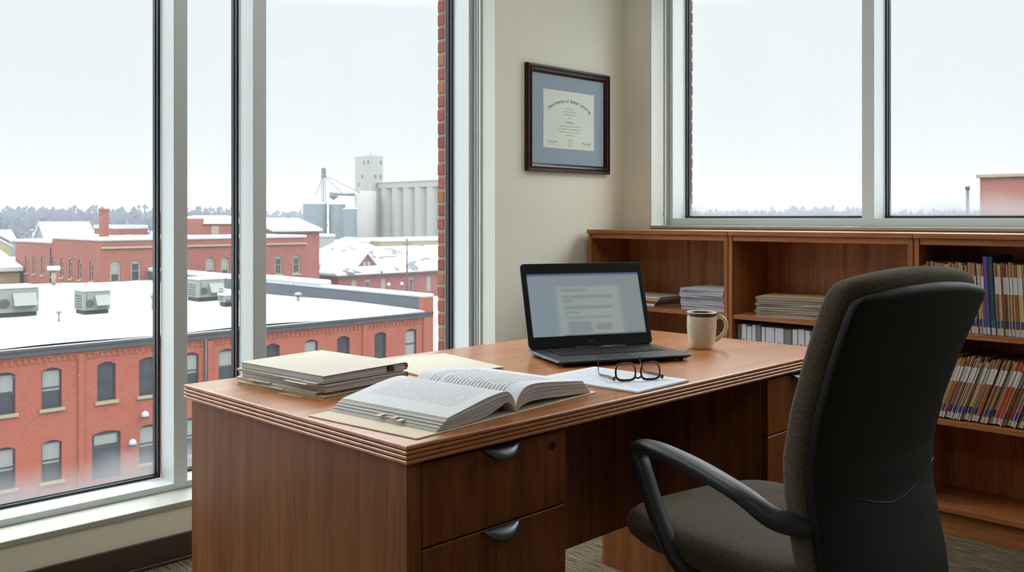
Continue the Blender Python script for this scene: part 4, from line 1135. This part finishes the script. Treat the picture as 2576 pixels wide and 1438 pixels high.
for px, py, h, lb in ((1011, 714, 3.2, 'snow capped globe street lamp before the depot wall'), (978, 716, 3.0, 'slim lamp post by the depot near the tall utility pole')):
    d = 2325*9.0/(py-548)*.93; r = (px-1288)/2325*d; x, y = (r-d)/2**.5, (r+d)/2**.5
    zt = EYE-(py-548)*d/2325
    t = thing('street_lamp', lb, 'street lamp', (x, y, GZ)); hh = zt-GZ
    MB().cyl((0, 0, 0), (0, 0, hh), .07, 8).build('post', M['pole'], t)
    MB().lathe([(.01, -.2), (.17, -.14), (.22, .05), (.16, .2), (.01, .26)], (0, 0, hh), 14).build('globe', M['snow'], t)
t = thing('utility_pole', 'tall thin weathered utility pole in front of the depot roof', 'pole', (-100, 79.6, GZ))
MB().cyl((0, 0, 0), (0, 0, zr(-2.73)-GZ), .16, 8, r1=.1).build('pole', M['pole'], t)
MB().box(-.05, .05, -.7, .7, zr(-3.6)-GZ, zr(-3.5)-GZ).build('crossarm', M['pole'], t)

# grain elevator
MB_ = MB
t = thing('grain_elevator', 'tall pale concrete grain elevator headhouse tower', 'elevator', (-248, 182, GZ))
m = MB().box(-253.5, -244.4, 179.9, 184.6, GZ, zr(20.3)); m.build('tower', M['concrete'], t, world=True)
for z_, cols in ((18.3, (-248.5, -246.2)), (13.6, (-249.4,)), (11.2, (-251.5,)), (6, (-249.5,))):
    for x in cols:
        MB().box(x-.35, x+.35, 179.8, 179.9, zr(z_-.7), zr(z_+.5)).build('window', M['dark'], t, world=True)
for z_, ys in ((18.2, (183.6,)), (13.6, (181.5, 183.5)), (10.6, (181.8, 183.6))):
    for y in ys: MB().box(-244.4, -244.3, y-.3, y+.3, zr(z_-.7), zr(z_+.5)).build('window', M['dark'], t, world=True)
MB().box(-247, -246.6, 181, 181.4, zr(20.3), zr(21.3)).build('roof_vent', M['concrete'], t, world=True)
xs = [-241.3+5.8*k for k in range(8)]
for i, x in enumerate(xs):
    lb = 'fluted pale concrete silo, '+ORD[i]+' of the row right of the headhouse tower'
    s = thing('concrete_silo', lb, 'silo', (x, 184.9, GZ), group='row of concrete grain silos')
    MB().lathe([(2.88, 0), (2.88, zr(9.55)-GZ), (2.88, zr(9.6)-GZ), (2.8, zr(9.6)-GZ), (.01, zr(9.62)-GZ)], n=28).build('silo_wall', M['concrete'], s)
s = thing('concrete_silo', 'single round concrete silo standing under the headhouse tower', 'silo', (-242.9, 176.4, GZ))
MB().lathe([(3.5, 0), (3.5, zr(8.6)-GZ), (.01, zr(8.65)-GZ)], n=32).build('silo_wall', M['concrete'], s)
g = thing('conveyor_gallery', 'long flat gallery running along the tops of the concrete silos', 'gallery', (-222, 183.5, zr(9.6)))
MB().box(-244.3, -197.5, 182.2, 186.4, zr(9.65), zr(11.5)).build('wall', M['concrete'], g, world=True)
MB().box(-244.3, -197.3, 181.9, 186.6, zr(11.5), zr(11.7)).build('roof', M['snow'], g, world=True)
def binn(x, y, r, zt, zc, lb):
    t = thing('grain_bin', lb, 'grain bin', (x, y, GZ), group='galvanised grain bins')
    m = MB().lathe([(r, 0), (r, zr(zt)-GZ)], n=36); m.lathe([(r+.06, (zr(zt)-GZ)*.33), (r+.06, (zr(zt)-GZ)*.34)], n=36)
    m.build('bin_wall', M['metal_bin'], t)
    MB().lathe([(r+.1, zr(zt)-GZ), (r+.1, zr(zt)-GZ+.2), (.5, zr(zc)-GZ), (.01, zr(zc)-GZ+.1)], n=36).build('bin_roof', M['snow'], t)
binn(-240.2, 155.8, 3.6, 4.2, 6.2, 'wide galvanised grain bin with conical snow roof, leftmost of the bins')
binn(-236.4, 161.2, 2.5, 4.1, 5.2, 'middle galvanised grain bin with snow roof')
binn(-226, 158.6, 2.0, 2.6, 3.0, 'short pale grain bin next to the elevator tower')
t = thing('bucket_elevator', 'thin blue grey steel bucket elevator leg above the grain bins', 'elevator', (-236, 156.4, GZ))
bx_, by_ = -237.3, 156.9
m = MB()
for ox in (-.45, .45):
    for oy in (-.45, .45): m.cyl((bx_+ox, by_+oy, GZ), (bx_+ox, by_+oy, zr(13.5)), .09, 5)
for k in range(14):
    z0 = zr(-2+k*1.1); m.cyl((bx_-.45, by_-.45, z0), (bx_+.45, by_-.45, z0+1.1), .05, 4); m.cyl((bx_+.45, by_-.45, z0), (bx_+.45, by_+.45, z0+1.1), .05, 4)
m.build('lattice_tower', M['steelblue'], t, world=True)
MB().box(bx_-.6, bx_+.7, by_-.6, by_+.6, zr(12.2), zr(15.2), .3).build('head', M['steelblue'], t, world=True)
m = MB()
for (xa, ya, za) in ((-233.5, 161.5, 7), (-230.5, 165.5, 7.6), (-240.2, 155.8, 6.4)): m.cyl((bx_, by_, zr(13)), (xa, ya, zr(za)), .1, 5)
m.build('spout', M['steelblue'], t, world=True)
MB().lathe([(.01, 0), (1.3, .9), (1.3, 1.5), (.01, 1.6)], (-235.5, 159.3, zr(5.4)), 12).build('hopper', M['steelblue'], t, world=True)
t = thing('conveyor_bridge', 'horizontal conveyor bridge between grain bins and elevator tower', 'conveyor', (-243, 170, zr(7)))
A, B = Vector((-236.3, 158.8, zr(7.4))), Vector((-249, 179.9, zr(7.6)))
MB().tube([A, B], .55, 4).build('bridge', M['metal_bin'], t, world=True)
MB().cyl((-246.8, 176.3, GZ), (-246.8, 176.3, zr(7.2)), .25, 6).build('support', M['metal_bin'], t, world=True)

# lesser blocks between
def block(name, label, x0, x1, y0, y1, top, wm, cat='building', group=None):
    t = thing(name, label, cat, ((x0+x1)/2, (y0+y1)/2, GZ), group=group)
    MB().box(x0, x1, y0, y1, GZ, zr(top)).build('wall', M[wm], t, world=True)
    MB().box(x0-.2, x1+.2, y0-.2, y1+.2, zr(top), zr(top)+.7, .2, seg=2).build('roof_snow', M['snow'], t, world=True)
    return t
block('warehouse', 'long low tan warehouse with snowy roof below the concrete silos', -200, -183, 137.5, 172, -5.9, 'tan_wall')
block('warehouse', 'grey low shed left of the tan warehouse', -197, -186, 127, 136.4, -6.2, 'concrete')
block('warehouse', 'low brick shed below the galvanised grain bins', -176, -160, 93, 104, -4.7, 'brick2')
block('warehouse', 'small snow roofed block between depot hip roof and grain bins', -190, -180, 108, 122, -4.4, 'concrete')
# brick building and stack seen through the back window
t = thing('brick_building', 'tall red brick building with pale coping at the right edge of the back window', 'building', (-6, 54, GZ))
MB().box(-15.7, 8, 47.9, 60, GZ, zr(1.95)).build('wall', M['brick_wall'], t, world=True)
MB().box(-15.85, 8.1, 47.75, 60.1, zr(1.95), zr(2.12), .02).build('coping', M['stone'], t, world=True)
t = thing('smokestack', 'thin grey smokestack left of the brick building in the back window', 'smokestack', (-28.7, 84.5, GZ))
MB().cyl((0, 0, 0), (0, 0, zr(2.6)-GZ), .30, 12, r1=.13).build('stack', M['pole'], t)
MB().lathe([(.16, 0), (.2, .05), (.2, .3), (.16, .35)], (0, 0, zr(2.4)-GZ), 12).build('rim', M['dark'], t)

# far houses and tree lines in the haze
def at(px, d, rel): r = (px-1288)/2325*d; return (r-d)/2**.5, (r+d)/2**.5, zr(rel)
hr = random.Random(5)
G7 = 'hazy snow roofed houses beyond the brick buildings'
protos = []
for k, wm in enumerate(('housewall', 'tan_wall', 'brick2')):
    t = thing('distant_house', 'hazy snow roofed house far behind the brick buildings, before the bare trees', 'house', (0, 0, 0), 0, G7)
    MB().box(-6, 6, -4.5, 4.5, 0, 6).prism([(-4.5, 6), (4.5, 6), (0, 9)], 'x', -6, 6).build('wall', M[wm], t)
    MB().prism([(-5, 5.7), (0, 9.1), (5, 5.7), (5, 6.2), (0, 9.7), (-5, 6.2)], 'x', -6.4, 6.4).build('roof', M['snow'], t)
    m = MB()
    for x in (-4, -1.3, 1.3, 4): m.box(x-.5, x+.5, -4.6, -4.5, 2.5, 4.2)
    m.build('windows', M['pane_d'], t); protos.append(t)
first = [True]*3; placed = []
spots = [(px, d) for d in (285, 340, 430) for px in range(-60, 650, 46 if d < 300 else 34)]
for i, (px, d) in enumerate(spots):
    if d < 250 and px > 240: continue
    x, y, _ = at(px+hr.uniform(-14, 14), d*hr.uniform(.95, 1.06), 0)
    if any((x-a)**2+(y-b_)**2 < 420 for a, b_ in placed): continue
    placed.append((x, y)); k = hr.randrange(3); o = protos[k] if first[k] else copy_tree(protos[k]); first[k] = False
    s = hr.uniform(.8, 1.25); o.location = (x, y, GZ-.3); o.rotation_euler = (0, 0, hr.choice((0, PI/2))+hr.uniform(-.15, .15)); o.scale = (s*hr.uniform(.8, 1.5), s, s*hr.uniform(.8, 1.15))
def treeline(name, label, rows):
    m = MB()
    tr = random.Random(3)
    for pa, pb, step, d, top, var in rows:
        px = pa
        while px < pb:
            dd = d*tr.uniform(.92, 1.08); x, y, zt = at(px, dd, top+tr.uniform(-var, var)); h = zt-GZ
            # trunk and twiggy crown made of many thin upward sprays
            m.cyl((x, y, GZ), (x, y, GZ+h*.55), .35, 4, r1=.18)
            w = h*tr.uniform(.28, .42)
            for q in range(46):
                a = tr.uniform(0, 2*PI); rr = w*math.sqrt(tr.random()); zz = GZ+h*(.30+.7*tr.random()*(1-.35*(rr/w)))
                b0 = Vector((x, y, GZ+h*tr.uniform(.2, .5))); tip = Vector((x+rr*math.cos(a), y+rr*math.sin(a), zz))
                s = Vector((tr.uniform(-1, 1), tr.uniform(-1, 1), tr.uniform(-.3, .3))).normalized()*.55
                v = [m.bm.verts.new(p) for p in (b0, tip-s, tip+s+Vector((0, 0, .9)))]; m.bm.faces.new(v)
                v = [m.bm.verts.new(p) for p in (tip-s*3, tip+s*3, tip+Vector((0, 0, 2.0)))]; m.bm.faces.new(v)
            px += step*tr.uniform(.5, 1.5)
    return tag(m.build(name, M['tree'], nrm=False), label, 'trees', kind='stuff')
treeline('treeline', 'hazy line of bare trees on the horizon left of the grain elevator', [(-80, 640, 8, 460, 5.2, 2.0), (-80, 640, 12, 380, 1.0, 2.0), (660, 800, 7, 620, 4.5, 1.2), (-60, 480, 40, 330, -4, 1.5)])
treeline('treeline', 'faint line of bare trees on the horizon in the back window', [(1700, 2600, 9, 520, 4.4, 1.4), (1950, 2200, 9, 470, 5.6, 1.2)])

# haze of falling snow over the town (real scattering)
hz, nt, b = nm('snow haze'); nt.nodes.remove(b)
out = [n for n in nt.nodes if n.type == 'OUTPUT_MATERIAL'][0]
v = nd(nt, 'ShaderNodeVolumeScatter', {'Color': (.111, .115, .12, 1), 'Density': .0030, 'Anisotropy': .0})
nt.links.new(v.outputs[0], out.inputs['Volume'])
M['haze'] = hz
for nme, bx in (('haze', (-760, -12, -160, 760)), ('haze', (-11.9, 420, 12, 760))):
    o = MB().box(bx[0], bx[1], bx[2], bx[3], GZ+.05, 23).build(nme, M['haze'])
    tag(o, 'pale falling snow haze over the town outside the '+('left' if bx[0] < -100 else 'back')+' window', 'haze', kind='stuff')

# ------------------------------------------------------------------ light
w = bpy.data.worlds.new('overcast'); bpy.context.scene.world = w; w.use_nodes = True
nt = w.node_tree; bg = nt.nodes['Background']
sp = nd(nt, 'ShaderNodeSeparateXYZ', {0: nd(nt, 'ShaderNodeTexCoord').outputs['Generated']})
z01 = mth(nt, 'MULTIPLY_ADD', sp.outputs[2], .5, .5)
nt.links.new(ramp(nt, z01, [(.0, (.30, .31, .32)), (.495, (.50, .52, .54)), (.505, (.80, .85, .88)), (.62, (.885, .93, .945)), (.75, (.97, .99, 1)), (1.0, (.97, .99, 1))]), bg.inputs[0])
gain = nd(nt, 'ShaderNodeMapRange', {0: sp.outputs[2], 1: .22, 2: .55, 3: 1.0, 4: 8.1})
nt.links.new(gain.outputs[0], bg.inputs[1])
def portal(loc, rot, sx, sy):
    l = bpy.data.lights.new('window_daylight', 'AREA'); l.shape = 'RECTANGLE'; l.size = sx; l.size_y = sy; l.cycles.is_portal = True
    o = bpy.data.objects.new('window_daylight', l); C.objects.link(o); o.location = loc; o.rotation_euler = rot
portal((-3.44, (WY0+WY1)/2, (SILL+HEAD)/2), (0, -PI/2, 0), HEAD-SILL, WY1-WY0)
portal(((WX0+WX1)/2, 4.28, (BS+HEAD)/2), (-PI/2, 0, 0), WX1-WX0, HEAD-BS)

# ------------------------------------------------------------------ camera
cam = bpy.data.cameras.new('camera'); co = bpy.data.objects.new('camera', cam); C.objects.link(co)
co.location = (0, 0, EYE); co.rotation_euler = (PI/2, 0, PI/4)
cam.sensor_width = 36; cam.lens = 2325/2576*36; cam.shift_y = -(719-548)/2576
cam.clip_start = .05; cam.clip_end = 9000
cam.dof.use_dof = True; cam.dof.focus_distance = 2.35; cam.dof.aperture_fstop = 11
sc = bpy.context.scene; sc.camera = co
sc.view_settings.view_transform = 'Standard'; sc.view_settings.look = 'None'
sc.view_settings.exposure = 0.0; sc.view_settings.gamma = 1; sc.view_settings.use_curve_mapping = False
cy = sc.cycles
cy.use_denoising = True; cy.denoiser = 'OPENIMAGEDENOISE'; cy.use_adaptive_sampling = True; cy.adaptive_threshold = .04
cy.max_bounces = 6; cy.diffuse_bounces = 4; cy.glossy_bounces = 3; cy.transparent_max_bounces = 10; cy.volume_bounces = 0
cy.sample_clamp_indirect = 6; cy.caustics_reflective = False; cy.caustics_refractive = False
